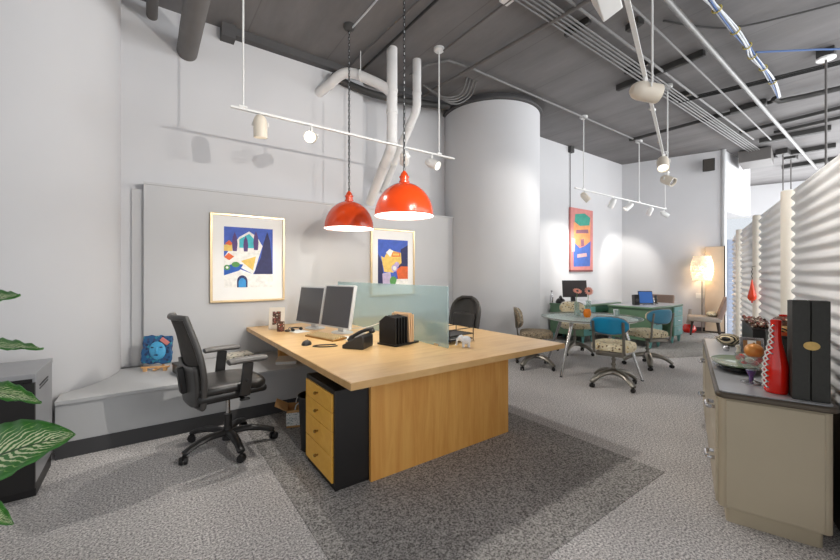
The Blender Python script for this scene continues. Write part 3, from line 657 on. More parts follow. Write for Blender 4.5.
# ------------------------------------------------------------------ pendants
def pendant(x, y, zr, label):
    t = thing('pendant_lamp', label, 'pendant lamp', (x, y, zr), 0)
    r = 0.275; prof = []
    for i in range(15):
        a = (PI / 2) * i / 14 * 0.93
        prof.append((r * math.cos(a), 0.305 * math.sin(a)))
    sh = MB(); sh.open_lathe([(r + 0.004, -0.008), (r + 0.008, -0.004), (r + 0.003, 0.002)] + prof + [(0.03, 0.307), (0.012, 0.31)], seg=64); sh.build('shade', M['red'], t, angle=60)
    sh = MB(); sh.open_lathe([(r + 0.003, -0.006)] + [(a * 0.985, b * 0.98 - 0.002) for a, b in prof] + [(0.01, 0.298)], seg=64); sh.build('shade_lining', M['domein'], t, angle=60)
    MB().lathe([(0.05, 0.292), (0.05, 0.316), (0.041, 0.322), (0.041, 0.35), (0.047, 0.355), (0.047, 0.364), (0.038, 0.372), (0.032, 0.39), (0.020, 0.405), (0.010, 0.418), (0.0, 0.42)], seg=24).build('cap', M['red'], t)
    MB().ball((0, 0, 0.12), (0.05, 0.05, 0.06), 16).build('bulb', M['bulbsoft'], t)
    cd = MB(); n = 240; zt = ZC - zr - 0.03
    cd.cyl((0, 0, 0.41), (0, 0, zt), 0.0035, seg=6)
    cd.build('cord', M['cbl_white'], t)
    ch = MB(); z = 0.43; k = 0
    while z < zt - 0.02:
        dx, dy = ((1, 0), (0, 1))[k % 2]
        ch.box((dx * 0.007, dy * 0.007, z), (0.007, 0.007, 0.030)); ch.box((-dx * 0.007, -dy * 0.007, z), (0.007, 0.007, 0.030)); ch.box((0, 0, z + 0.016), (0.014 * dx + 0.007, 0.014 * dy + 0.007, 0.006)); z += 0.034; k += 1
    ch.build('chain', M['cbl_black'], t)
    MB().lathe([(0.0, zt + 0.03), (0.065, zt + 0.03), (0.065, zt), (0.05, zt - 0.02), (0.012, zt - 0.03), (0, zt - 0.03)], seg=24).build('canopy', M['strut'], t)
    l = bpy.data.lights.new('pendant_light', 'POINT'); l.energy = 9; l.color = (1, 0.93, 0.82); l.shadow_soft_size = 0.05
    lo = bpy.data.objects.new('pendant_light', l); COL.objects.link(lo); lo.parent = t; lo.location = (0, 0, 0.02)
pendant(1.85, 3.905, 1.865, 'smaller-looking orange-red dome pendant lamp on the left, hung from a chain over the desk')
pendant(1.96, 2.95, 1.90, 'larger-looking orange-red dome pendant lamp on the right, nearer over the desk')

# ------------------------------------------------------------------ track lights
def spot(loc, tgt, power, ang, blend=0.5, rad=0.03, colr=(1, 0.95, 0.88)):
    l = bpy.data.lights.new('spot_beam', 'SPOT'); l.energy = power; l.spot_size = R(ang); l.spot_blend = blend; l.shadow_soft_size = rad; l.color = colr
    o = bpy.data.objects.new('spot_beam', l); COL.objects.link(o); o.location = loc
    o.rotation_euler = (Vector(tgt) - Vector(loc)).to_track_quat('-Z', 'Y').to_euler(); return o
def head(loc, aim, label, mat, lit=True, group=None, ln=0.19, r=0.055, style=0):
    """lamp head hung under a rail point loc, facing along aim"""
    t = thing('track_spotlight', label, 'spotlight', loc, 0, group)
    aim = Vector(aim).normalized(); q = aim.to_track_quat('Z', 'Y').to_matrix()
    c = Vector((0, 0, -0.11)); b = c - aim * ln * 0.5
    MB().cyl((0, 0, -0.002), (0, 0, -0.06), 0.011, seg=10).build('mount', M['whitemetal'], t)
    yo = MB(); sd = q @ Vector((1, 0, 0)); yo.tube([c + sd * (r + 0.008), c + sd * (r + 0.008) + Vector((0, 0, 0.03)), (0, 0, -0.055), c - sd * (r + 0.008) + Vector((0, 0, 0.03)), c - sd * (r + 0.008)], 0.006, 6); yo.build('yoke', M['whitemetal'], t)
    prof = [(0.0, 0), (r * 0.5, 0.004), (r * 0.85, 0.03), (r, 0.065), (r, ln), (r * 0.9, ln), (r * 0.88, ln - 0.04), (0.0, ln - 0.045)]
    MB().lathe(prof, b, 24, mat=q).build('housing', mat, t)
    MB().lathe([(0, 0), (r * 0.86, 0), (r * 0.86, 0.008), (0, 0.012)], b + aim * (ln - 0.035), 20, mat=q).build('lamp_face', M['bulbsoft'] if lit else M['silver'], t)
    return t, Vector(loc) + b + aim * (ln + 0.03)
def rail(p, q, label, rods, name='light_track'):
    t = thing(name, label, 'light track', (0, 0, 0)); p = Vector(p); q = Vector(q); d = (q - p).normalized()
    sd = d.cross(Vector((0, 0, 1))); n = MB()
    n.prism([(-0.013, -0.009), (0.013, -0.009), (0.013, 0.009), (-0.013, 0.009)], (q - p).length, p, sd, Vector((0, 0, 1))) if sd.cross(Vector((0, 0, 1))).dot(d) > 0 else n.prism([(-0.013, -0.009), (0.013, -0.009), (0.013, 0.009), (-0.013, 0.009)], (q - p).length, q, sd, Vector((0, 0, 1)))
    n.build('rail', M['whitemetal'], t)
    for x, y in rods:
        r = MB().cyl((x, y, p.z + 0.012), (x, y, ZC - 0.02), 0.009, seg=10).build('rod', M['whitemetal'], t)
        MB().lathe([(0, ZC), (0.065, ZC), (0.065, ZC - 0.03), (0.05, ZC - 0.045), (0, ZC - 0.045)], (x, y, 0), 24).build('canopy', M['whitemetal'], r)
        MB().box((x, y, p.z + 0.02), (0.07, 0.03, 0.018)).build('clamp', M['whitemetal'], r)
    return t
rail((0.60, 3.645, 2.82), (3.19, 3.645, 2.82), 'white light track hung on rods before the framed prints, above the desk', [(0.70, 3.645), (2.94, 3.645)])
head((0.845, 3.645, 2.81), (0.05, 0.12, -1), 'cream lamp head pointing straight down at the left end of the track above the desk', M['cream'], True, ln=0.20, r=0.06)
_, h2 = head((1.32, 3.645, 2.81), (-0.55, -1.0, -0.35), 'glowing lamp head shining towards us on the track above the desk', M['cream'], True, r=0.055)
MB().ball(h2 - Vector((0, 0, 0)) - Vector((1.32, 3.645, 2.81)), 0.022, 14).build('bulb', M['bulb'], _)
head((2.43, 3.645, 2.81), (0.5, 0.9, -0.4), 'white lamp head half hidden behind the near red pendant cap', M['whitemetal'], False)
_, h4 = head((2.83, 3.645, 2.81), (0.35, -0.9, -0.5), 'white lamp head at the right end of the track above the desk', M['whitemetal'], True)
rail((6.03, 3.716, 2.84), (9.75, 3.716, 2.84), 'far white light track on rods above the round table', [(6.30, 3.716), (8.41, 3.716), (9.70, 3.716)])
hx = [(6.345, (0.45, -0.45, -0.75), 'tan-grey lamp head tilted down at the left end of the far light track'), (7.31, (0.3, 0.6, -0.75), 'second lamp head from the left on the far light track'),
      (7.97, (-0.5, 0.5, -0.6), 'third lamp head from the left on the far light track'), (8.92, (0.4, 0.55, -0.7), 'fourth lamp head from the left on the far light track'), (9.65, (0.6, -0.5, -0.5), 'dark-faced lamp head at the right end of the far light track')]
for i, (x, aim, lab) in enumerate(hx): head((x, 3.716, 2.83), aim, lab, M['cream'] if i == 0 else M['whitemetal'], i != 4)
t3a, t3b = ab(1.2, 0.27, 2.84), ab(6.95, 0.22, 2.84)
rail(t3a, t3b, 'white light track overhead running away from us towards the corrugated partitions', [tuple(ab(4.05, 0.252))[:2], tuple(ab(6.7, 0.223))[:2]])
def on3(a): return ab(a, 0.27 + (a - 1.2) / 5.75 * -0.05, 2.83)
head(on3(3.28), (0.75, -0.50, -0.14), 'big cream lamp head on the overhead track, the nearest one in full view', M['cream'], True, ln=0.21, r=0.068)
head(on3(5.55), (-0.45, -0.2, -0.6), 'cream lamp head midway along the overhead track', M['cream'], True, ln=0.21, r=0.066)
head(on3(6.60), (-0.15, -0.75, -0.45), 'cream lamp head at the far end of the overhead track', M['cream'], False, ln=0.2, r=0.066)
# square adaptor box at the near end
head(on3(1.80), (-0.25, 0.93, -0.2), 'cream lamp head on the overhead track nearest the camera, aimed at the framed prints', M['cream'], True, ln=0.2, r=0.066)
t = thing('wallwash_light', 'white square floodlight on the overhead track at the top edge of the view', 'spotlight', on3(2.06), R(18.8))
MB().box((0, 0.07, -0.085), (0.20, 0.10, 0.13), RZ(R(-25), 3, 'X')).build('housing', M['whitemetal'], t, 0.006)
MB().cyl((0, 0, 0), (0, 0.06, -0.05), 0.012).build('mount', M['whitemetal'], t)

# ------------------------------------------------------------------ pipes at back wall
def pipe(name, pts, r, mat, label, cat='pipe', group=None, seg=16, n=1):
    o = MB().tube(pts if n == 1 else smooth_path(pts, n), r, seg).build(name, mat); return tag(o, label, cat, group)
t = thing('drain_pipe', 'thick white drainpipe dropping from the ceiling and bending into the wall behind the right pendant', 'pipe', (0, 0, 0))
MB().tube([(2.47, 3.99, 4.15), (2.47, 3.99, 3.30), (2.47, 3.99, 2.96), (2.475, 4.03, 2.90), (2.53, 4.68, 2.34)], 0.066, 18).build('pipe_run', M['pipewhite'], t)
for z in (3.62, 3.36, 2.98): MB().cyl((2.47, 3.99, z - 0.02), (2.47, 3.99, z + 0.02), 0.072).build('coupling', M['pipewhite'], t)
MB().cyl((2.49, 4.2, 2.754), (2.493, 4.23, 2.728), 0.072).build('coupling', M['pipewhite'], t)
MB().tube(smooth_path([(1.83, 4.86, 3.72), (1.92, 4.62, 3.80), (2.0, 4.46, 3.875), (2.10, 4.35, 3.88), (2.24, 4.22, 3.80), (2.38, 4.09, 3.70), (2.46, 4.0, 3.60)], 5), 0.062, 18).build('branch_pipe', M['pipewhite'], t)
MB().cyl((2.18, 4.27, 3.80), (2.18, 4.27, 4.15), 0.006, seg=8).build('hanger_rod', M['whitemetal'], t)
MB().tube([(2.18 + 0.05 * math.cos(a * PI / 8), 4.27 + 0.05 * math.cos(a * PI / 8), 3.835 + 0.07 * math.sin(a * PI / 8)) for a in range(17)], 0.007, 6).build('pipe_clip', M['whitemetal'], t)
t = thing('drain_pipe', 'second white drainpipe to the right, bending back behind the near pendant chain', 'pipe', (0, 0, 0))
MB().tube([(2.87, 4.02, 4.15), (2.87, 4.02, 3.56), (2.875, 4.05, 3.49), (2.90, 4.95, 2.61)], 0.056, 18).build('pipe_run', M['pipewhite'], t)
MB().cyl((2.87, 4.02, 3.70), (2.87, 4.02, 3.73), 0.061).build('coupling', M['pipewhite'], t); MB().cyl((2.877, 4.2, 3.343), (2.878, 4.23, 3.314), 0.061).build('coupling', M['pipewhite'], t)
pipe('duct_pipe', [(0.36, 4.82, 3.76), (0.36, 1.0, 3.76)], 0.098, M['greypipe'], 'thick dark grey pipe running overhead into the back wall at upper left', seg=24)
pipe('duct_pipe', [(0.05, 4.82, 4.03), (0.05, 1.0, 4.03)], 0.05, M['greypipe'], 'thinner dark grey pipe entering the back wall left of the thick one')

# ------------------------------------------------------------------ ceiling services
CB = 'parallel grey conduits in the ceiling bundle'
for i, y in enumerate((2.285, 2.325, 2.37, 2.418, 2.467)):
    pipe('conduit', [(1.4, y, 4.07), (10.9, y + 0.03, 4.07)], 0.010, M['conduit'], 'straight thin grey conduit in the long bundle across the ceiling', 'conduit', CB, 8)
cl = MB()
t = thing('conduit_clamps', 'dark strap clamps holding the long conduit bundle to the ceiling', 'clamp', (0, 0, 0))
for x in (3.9, 5.3, 6.7, 8.1): MB().box((x, 2.375, 4.11), (0.05, 0.30, 0.075)).build('clamp', M['strut'], t)
pipe('conduit', [(2.0, 2.16, 4.08), (10.0, 2.22, 4.08)], 0.016, M['conduit'], 'single grey conduit just right of the conduit bundle on the ceiling', 'conduit', None, 8)
pipe('sprinkler_pipe', [(1.0, 1.488, 4.05), (14.0, 1.848, 4.05)], 0.030, M['conduit'], 'thick grey sprinkler pipe running the length of the ceiling', 'pipe', None, 14)
pipe('conduit', [(1.5, 1.748, 4.05), (10.2, 1.993, 4.05)], 0.013, M['conduit'], 'slender grey conduit left of the thick sprinkler pipe', 'conduit', None, 8)
pipe('conduit', [(3.43, 4.65, 4.07), (3.60, 1.2, 4.07)], 0.024, M['greypipe'], 'dark grey conduit crossing the ceiling from above the round column', 'conduit', None, 10)
pipe('conduit', [(2.95, 4.3, 4.10), (3.0, 3.95, 4.10), (3.15, 3.72, 4.10), (3.5, 3.68, 4.10), (9.6, 3.67, 4.10)], 0.017, M['conduit'], 'bent grey conduit running past the column to the far track rods', 'conduit', None, 10)
pipe('conduit', [(2.98, 3.60, 4.11), (2.94, 1.2, 4.11)], 0.014, M['greypipe'], 'thin dark conduit feeding the right rod of the desk light track', 'conduit', None, 8)
pipe('conduit', [(2.36, 4.55, 4.10), (2.36, 1.2, 4.10)], 0.016, M['cbl_black'], 'black conduit passing the top of the thick white drainpipe', 'conduit', None, 8)
pipe('conduit', [(2.20, 4.6, 4.11), (2.27, 1.2, 4.11)], 0.013, M['greypipe'], 'thin dark conduit above the near pendant chain', 'conduit', None, 8)
pipe('conduit', [(1.87, 3.88, 4.11), (1.86, 3.45, 4.08), (1.87, 1.2, 4.08)], 0.009, M['cbl_white'], 'white cable feeding the left pendant canopy', 'cable', None, 8)
def chan(p, q, wd, hh, label):
    p = Vector(p); q = Vector(q); d = (q - p); sd = d.normalized().cross(Vector((0, 0, 1)))
    m = MB(); c = (p + q) / 2; rot = Matrix((d.normalized(), -sd, Vector((0, 0, 1)))).transposed()
    m.box(c, (d.length, wd, hh), rot)
    m.box(c - Vector((0, 0, hh / 2)) , (d.length * 0.98, wd * 0.4, 0.012), rot)
    return tag(m.build('ceiling_strut', M['strut'], None, 0.003), label, 'strut')
chan((5.64, 1.72, 4.11), (5.68, 2.82, 4.11), 0.07, 0.08, 'dark steel strut on the ceiling crossing the conduits above the overhead track')
chan((4.35, 1.90, 4.11), (4.40, 2.06, 4.11), 0.09, 0.07, 'short dark steel strut stub near the top of the ceiling conduits')
chan((8.10, 1.55, 4.10), (8.06, 3.75, 4.10), 0.035, 0.05, 'long dark steel bar crossing under the conduit bundle on the far ceiling')
chan((8.05, 1.62, 4.10), (8.05, 2.08, 4.10), 0.12, 0.08, 'broad dark steel strut beside the sprinkler pipe on the far ceiling')
chan((9.40, 2.29, 4.11), (9.30, 0.2, 4.11), 0.05, 0.05, 'dark steel bar crossing the far right ceiling, nearer of the pair')
chan((9.95, 1.9, 4.11), (9.9, 0.2, 4.11), 0.05, 0.05, 'dark steel bar crossing the far right ceiling, farther of the pair')
chan((10.35, 2.2, 4.10), (10.5, 1.2, 4.10), 0.16, 0.09, 'wide dark steel strut on the far ceiling near the conduit ends')
chan((11.9, 2.3, 4.10), (12.0, 1.3, 4.10), 0.14, 0.09, 'dark steel strut on the far ceiling past the duct box')
chan((13.4, 2.4, 4.10), (13.5, 1.0, 4.10), 0.2, 0.09, 'dark steel strut farthest away on the daylit ceiling')
for i, (z, dy) in enumerate(((4.10, 0), (4.07, 0.04), (4.11, 0.09))):
    pipe('cable', [(6.80 + dy, 2.45, z), (7.02 + dy, 1.6, z - 0.01), (7.25 + dy, 0.75, z), (7.6 + dy, -0.6, z)], 0.011, M['cbl_black'], ['black cable crossing the right ceiling, first of the strung cables', 'black cable crossing the right ceiling, middle of the strung cables', 'black cable crossing the right ceiling, last of the strung cables'][i], 'cable', None, 8, 5)
pipe('cable', [(6.1, 1.33, 4.09), (6.6, 0.9, 4.09), (6.95, 0.62, 4.10), (7.6, -0.2, 4.1)], 0.012, M['cbl_blue'], 'blue cable leaving the cable bundle towards the right ceiling', 'cable', None, 8, 5)
pipe('cable', [(4.6, 1.78, 4.13), (5.3, 1.42, 4.13), (5.6, 0.9, 4.12), (5.9, 0.2, 4.13)], 0.010, M['strut'], 'loose dark cable sagging across the upper right ceiling', 'cable', None, 8, 6)
# cable bundle
t = thing('cable_bundle', 'bundle of blue and white data cables tied along the ceiling at upper right', 'cable bundle', (0, 0, 0))
path = [Vector(p) for p in ((3.4, 1.36, 4.09), (4.3, 1.35, 4.08), (4.74, 1.34, 4.07), (5.29, 1.33, 4.05), (5.8, 1.345, 4.07), (6.12, 1.37, 4.07), (6.57, 1.36, 4.06), (7.2, 1.39, 4.08), (7.9, 1.45, 4.08))]
for k in range(6):
    a = 2 * PI * k / 6; off = [Vector((0, math.cos(a + i * 0.7) * (0.018 + 0.012 * (i % 2)), math.sin(a + i * 0.7) * 0.018)) for i in range(len(path))]
    MB().tube(smooth_path([p + o for p, o in zip(path, off)], 5), 0.009, 6).build('data_cable', M['cbl_blue'] if k % 3 == 0 else M['cbl_white'], t)
for i in (2, 3, 4, 5, 6, 7): MB().tube([path[i] + Vector((0, 0.04 * math.cos(a * PI / 6), 0.036 * math.sin(a * PI / 6))) for a in range(13)], 0.008, 6).build('cable_tie', M['zip'], t)
pipe('vent_pipe', [(7.95, 1.52, 4.09), (8.06, 1.48, 4.06), (8.15, 1.2, 4.06), (8.5, -0.8, 4.06)], 0.04, M['strut'], 'black pipe with an elbow crossing the right ceiling', 'pipe', None, 12)
# suspended rod at right
t = thing('suspension_rod', 'grey suspension rod with a black ceiling box above the near corrugated partition', 'rod', (6.88, 0.83, 0))
MB().cyl((0, 0, 2.10), (0, 0, 4.06), 0.012).build('rod', M['greypipe'], t)
MB().box((0, 0, 4.10), (0.16, 0.16, 0.10)).build('ceiling_box', M['strut'], t, 0.006); MB().lathe([(0, 4.02), (0.09, 4.03), (0.09, 4.05), (0, 4.05)], seg=20).build('canopy', M['whitemetal'], t)
for i, (x, y) in enumerate(((11.67, 2.075), (12.3, 2.05))):
    t = thing('suspension_rod', ['thin steel hanger rod seen above the nearest cream post, left of two', 'thin steel hanger rod seen above the nearest cream post, right of two'][i], 'rod', (x, y, 0))
    MB().cyl((0, 0, 2.6), (0, 0, 4.06), 0.012).build('rod', M['greypipe'], t); MB().box((0, 0, 4.09), (0.30, 0.2, 0.12)).build('ceiling_box', M['strut'], t)
# speaker, duct
t = thing('loudspeaker', 'small black loudspeaker bracketed high on the end of the right wall', 'speaker', ab(10.72, -0.42, 3.80), R(198))
MB().box((0, 0, 0), (0.16, 0.22, 0.27), RZ(R(10), 3, 'Y')).build('cabinet', M['black'], t, 0.01)
MB().box((0.086, 0, -0.015), (0.006, 0.19, 0.24), RZ(R(10), 3, 'Y')).build('grille', M['blackmesh'], t)
MB().tube([(-0.07, 0, 0.08), (-0.13, 0, 0.14), (-0.165, 0, 0.14)], 0.015, 8).build('bracket', M['strut'], t)
t = thing('duct_box', 'grey metal junction duct where the ceiling conduits end', 'duct', (11.35, 2.47, 3.99), R(8))
MB().box((0, 0, 0), (0.8, 0.55, 0.26)).build('casing', M['greypipe'], t, 0.01); MB().box((0, 0, 0.14), (0.6, 0.04, 0.04)).build('hanger', M['strut'], t)
# small ceiling junction boxes
for i, (x, y, lab) in enumerate([(2.95, 2.56, 'white junction box on the ceiling at the head of a thin conduit')]):
    t = thing('junction_box', lab, 'junction box', (x, y, ZC))
    MB().box((0, 0, -0.02), (0.12, 0.12, 0.05)).build('box_body', M['whitemetal'] if i == 0 else M['strut'], t, 0.006)
    MB().box((0, 0, -0.047), (0.10, 0.10, 0.006)).build('cover_plate', M['whitemetal'] if i == 0 else M['strut'], t)
# coiled wires by the column
for k in range(4):
    pipe('wire_loop', [(3.35 - 0.02 * k, 4.45, 4.12), (3.55 + 0.05 * k, 4.30, 3.96 - 0.02 * k), (3.75 + 0.06 * k, 4.15, 4.0), (3.7 + 0.06 * k, 3.95, 4.145)], 0.012, M['conduit'], 'looping grey wire hanging at the ceiling in front of the round column', 'wire', 'looping wires by the column', 8, 5)
pipe('cable_tray_wires', [(2.0, 4.76, 3.98), (2.6, 4.72, 3.90), (3.3, 4.66, 3.94), (3.9, 4.60, 4.02)], 0.05, M['strut'], 'dark bundle of old wires along the head of the pipe recess', 'cable bundle', None, 10, 5)

# ------------------------------------------------------------------ art
def picture(name, label, x0, x1, z0, z1, y, shapes, fr=0.022):
    t = thing(name, label, 'framed print', ((x0 + x1) / 2, y, (z0 + z1) / 2)); w, h = x1 - x0, z1 - z0
    f = MB()
    for s in (-1, 1):
        f.b2((s * w / 2, -0.03, -h / 2), (s * (w / 2 - fr), 0.0, h / 2)); f.b2((-w / 2 + fr, -0.03, s * h / 2), (w / 2 - fr, 0.0, s * (h / 2 - fr)))
    f.build('frame', M['gold'], t, 0.003)
    MB().b2((-w / 2 + fr, -0.012, -h / 2 + fr), (w / 2 - fr, -0.004, h / 2 - fr)).build('mat_board', M['mat'], t)
    pw, ph, px, pz = shapes['rect']
    mats = []; m = MB()
    for i, (colr, poly) in enumerate(shapes['polys']):
        if colr not in [c for c, _ in mats]: mats.append((colr, plain('print_ink', rgb(*colr), 0.6, var=0.12, scale=25)))
        mi = [c for c, _ in mats].index(colr); yy = -0.0125 - 0.00018 * i
        m._add([(px + (a - 0.5) * pw, yy, pz + (0.5 - b) * ph) for a, b in poly], [tuple(range(len(poly)))], mi)
    for f_ in m.b.faces:
        if f_.normal.y > 0: f_.normal_flip()
    m.build('print', [q for _, q in mats], t, keep=True)
    return t
def circ(cx, cy, rx, ry=None, n=18, a0=0, a1=360): return [(cx + rx * math.cos(R(a0 + (a1 - a0) * i / n)), cy + (ry or rx) * math.sin(R(a0 + (a1 - a0) * i / n))) for i in range(n if a1 - a0 >= 360 else n + 1)]
def cyp(x, y0, y1, w): return [(x, y0), (x + w * 0.7, y0 + (y1 - y0) * 0.25), (x + w, y0 + (y1 - y0) * 0.6), (x + w * 0.75, y1), (x - w * 0.75, y1), (x - w, y0 + (y1 - y0) * 0.6), (x - w * 0.7, y0 + (y1 - y0) * 0.25)]
BL = (66, 96, 190); DB = (44, 46, 92); WH = (242, 240, 234); YE = (234, 198, 104); OR = (226, 104, 50); TE = (70, 190, 200); GR = (86, 150, 80); PU = (86, 62, 120); CY = (58, 150, 214); RB = (36, 92, 180)
picture('framed_print', 'gold-framed blue landscape print of white house and dark cypresses, the left picture over the ledge', 0.56, 1.355, 1.035, 2.02, 4.668, {'rect': (0.52, 0.68, 0.0, 0.01), 'polys': [
    (WH, [(0, 0), (1, 0), (1, 1), (0, 1)]), (BL, [(0, 0), (1, 0), (1, 0.78), (0.58, 0.78), (0, 0.6)]), (WH, [(0.0, 0.5), (0.3, 0.16), (0.5, 0.06), (0.66, 0.14), (0.78, 0.3), (0.7, 0.5), (0.62, 0.72), (0.58, 0.78), (0.3, 0.66), (0.0, 0.8)]),
    (TE, [(0.3, 0.2), (0.5, 0.1), (0.62, 0.2), (0.62, 0.34), (0.3, 0.34)]), (YE, [(0.33, 0.56), (0.64, 0.48), (0.58, 0.72)]), (YE, [(0.0, 0.3), (0.16, 0.28), (0.16, 0.4), (0.0, 0.4)]), (OR, [(0.02, 0.28), (0.1, 0.22), (0.18, 0.28), (0.12, 0.31)]),
    (OR, [(0.0, 0.5), (0.09, 0.43), (0.2, 0.49), (0.1, 0.55)]), (PU, cyp(0.21, 0.08, 0.4, 0.055)), (PU, cyp(0.43, 0.14, 0.4, 0.05)), (PU, cyp(0.64, 0.05, 0.37, 0.055)), (DB, [(0.88, 0.05), (0.94, 0.2), (0.97, 0.45), (0.99, 0.78), (0.60, 0.78), (0.66, 0.64), (0.74, 0.5), (0.80, 0.25)]),
    (BL, [(0.97, 0.0), (1.0, 0.0), (1.0, 0.78), (0.975, 0.5)]), (RB, [(0.0, 0.66), (0.2, 0.6), (0.38, 0.62), (0.3, 0.72), (0.0, 0.8)]), (GR, circ(0.06, 0.67, 0.06, 0.045)), (GR, circ(0.23, 0.62, 0.08, 0.045)), (WH, circ(0.06, 0.67, 0.025, 0.02)),
    (DB, circ(0.36, 0.9, 0.105, 0.10, 14, 180, 360) + [(0.465, 1.0), (0.255, 1.0)]), (CY, circ(0.36, 0.92, 0.075, 0.075, 14, 180, 360) + [(0.435, 1.0), (0.285, 1.0)]), (WH, [(0.58, 0.8), (1.0, 0.8), (1.0, 1.0), (0.5, 1.0)])]})
picture('framed_print', 'gold-framed print of yellow shape with orange and purple, right picture behind the glass divider', 2.53, 3.275, 1.03, 1.99, 4.668, {'rect': (0.51, 0.66, 0.0, 0.0), 'polys': [
    (BL, [(0, 0), (1, 0), (1, 1), (0, 1)]), (DB, [(0.76, 0.2), (1, 0.1), (1, 1), (0.6, 1)]), (DB, [(0, 0.3), (0.14, 0.5), (0.2, 1), (0, 1)]), (YE, [(0.1, 0.36), (0.2, 0.4), (0.3, 0.26), (0.5, 0.24), (0.76, 0.28), (0.78, 0.5), (0.6, 0.62), (0.5, 0.72), (0.2, 0.7)]),
    (WH, [(0.26, 0.28), (0.38, 0.2), (0.5, 0.24), (0.4, 0.38)]), (OR, [(0.46, 0.28), (0.72, 0.27), (0.74, 0.36), (0.46, 0.37)]), (YE, [(0.48, 0.295), (0.7, 0.29), (0.7, 0.34), (0.48, 0.345)]), (OR, [(0.6, 0.66), (0.76, 0.58), (1, 0.58), (1, 0.86), (0.66, 0.86)]),
    ((190, 170, 214), circ(0.54, 0.62, 0.1, 0.08)), ((190, 170, 214), circ(0.62, 0.54, 0.08, 0.06)), (WH, circ(0.54, 0.62, 0.06, 0.05)), ((190, 176, 204), [(0.14, 0.74), (0.4, 0.7), (0.46, 0.96), (0.16, 1.0)]), (GR, circ(0.5, 0.9, 0.12, 0.1)), (WH, [(0.62, 0.86), (1, 0.86), (1, 1), (0.56, 1)])]})
t = thing('wall_poster', 'tall pink poster with teal, orange and blue blocks hung on the far back wall', 'poster', (8.0, 4.785, 2.12))
MB().b2((-0.45, -0.03, -0.69), (0.45, 0.012, 0.69)).build('backing_board', plain('pink_board', rgb(206, 128, 122), 0.6, var=0.1), t)
MB().b2((-0.45, -0.032, -0.73), (0.45, 0.012, -0.69)).build('bottom_rail', plain('maroon_rail', rgb(120, 60, 58), 0.6), t)
m = MB(); cols = [(40, 150, 130), (226, 150, 90), (60, 100, 180), (214, 170, 170), (140, 90, 110)]
for i, (ci, poly) in enumerate([(1, [(-0.33, -0.15), (0.33, -0.1), (0.34, 0.42), (-0.34, 0.36)]), (0, [(-0.30, 0.38), (-0.1, 0.30), (0.3, 0.34), (0.34, 0.52), (0.1, 0.60), (-0.28, 0.55)]), (2, [(-0.34, -0.62), (0.33, -0.6), (0.35, -0.02), (0.12, -0.14), (-0.1, -0.2), (-0.35, -0.06)]), (3, [(-0.42, -0.3), (-0.30, -0.28), (-0.28, 0.0), (-0.42, 0.02)]), (4, [(-0.05, -0.16), (0.08, -0.14), (0.07, 0.02), (-0.06, 0.0)]), (3, [(-0.2, -0.42), (0.2, -0.38), (0.18, -0.3), (-0.2, -0.34)]), (4, [(-0.26, 0.12), (0.26, 0.16), (0.24, 0.24), (-0.24, 0.2)])]):
    m._add([(x, -0.0305 - 0.0003 * i, z) for x, z in poly], [tuple(range(len(poly)))], ci)
for f_ in m.b.faces:
    f_.normal_update()
    if f_.normal.y > 0: f_.normal_flip()
m.build('print', [plain('poster_ink', rgb(*c_), 0.6, var=0.12, scale=14) for c_ in cols], t, keep=True)
w_ = MB(); w_.cyl((-0.42, 0.0, 0.69), (-0.42, 0.0, 1.95), 0.008, seg=6); w_.build('hanging_rod', M['greypipe'], t)
MB().box((-0.42, -0.01, 1.96), (0.12, 0.1, 0.13)).build('rod_box', M['strut'], t)

# ------------------------------------------------------------------ ledge items
t = thing('relief_plaque', 'blue ceramic face plaque on a small wooden easel on the grey ledge', 'sculpture', (0.09, 4.42, 0.431), R(-24))
rot = RZ(R(-12), 3, 'X')
pl = MB(); random.seed(3)
pts = []
for i in range(32):
    a = 2 * PI * i / 32; k = 1 / max(abs(math.cos(a)), abs(math.sin(a))); rr = 0.128 * min(k, 1.33) * (1 + random.uniform(-0.07, 0.06)); pts.append((rr * math.cos(a), rr * math.sin(a) * 1.05))
pl.prism(pts, 0.03, rot @ Vector((0, 0, 0.0)) + Vector((0, 0.01, 0.19)), rot @ Vector((1, 0, 0)), rot @ Vector((0, 0, 1)))
pl.build('plaque', M['blueart'], t, 0.008)
c0 = Vector((0, 0.01, 0.19))
f = MB(); f.ball(c0 + rot @ Vector((0.01, -0.035, -0.01)), (0.070, 0.022, 0.088), 20, rot=rot @ RZ(R(-20), 3, 'Y')); f.ball(c0 + rot @ Vector((0.012, -0.058, -0.01)), (0.012, 0.014, 0.03), 10, rot=rot); f.build('face', M['bluelight'], t)
f = MB()
for ex in (-0.028, 0.045): f.ball(c0 + rot @ Vector((ex, -0.055, 0.02)), (0.016, 0.006, 0.007), 10, rot=rot)
f.ball(c0 + rot @ Vector((0.008, -0.055, -0.052)), (0.022, 0.006, 0.007), 10, rot=rot); f.build('features', M['blueart'], t)
MB().box(c0 + rot @ Vector((0.065, -0.036, 0.075)), (0.085, 0.018, 0.04), rot @ RZ(R(38), 3, 'Y')).build('hat_brim', M['salmon'], t, 0.006)
e = MB(); e.box((0, -0.045, 0.035), (0.24, 0.025, 0.016)); e.box((-0.085, -0.05, 0.02), (0.03, 0.03, 0.042)); e.box((0.085, -0.05, 0.02), (0.03, 0.03, 0.042)); e.box((0, 0.085, 0.10), (0.02, 0.012, 0.22), RZ(R(24), 3, 'X')); e.box((0, 0.02, 0.012), (0.03, 0.18, 0.012))
e.build('easel', M['peach'], t, 0.003)
t = thing('document_box', 'dark grey lidded box on the grey ledge behind the task chair', 'box', (0.32, 4.12, 0.431), R(10))
MB().b2((-0.10, -0.13, 0), (0.10, 0.13, 0.07)).build('box_body', M['greyblack'], t, 0.003); MB().b2((-0.104, -0.134, 0.07), (0.104, 0.134, 0.09)).build('lid', M['blackplastic'], t, 0.003)
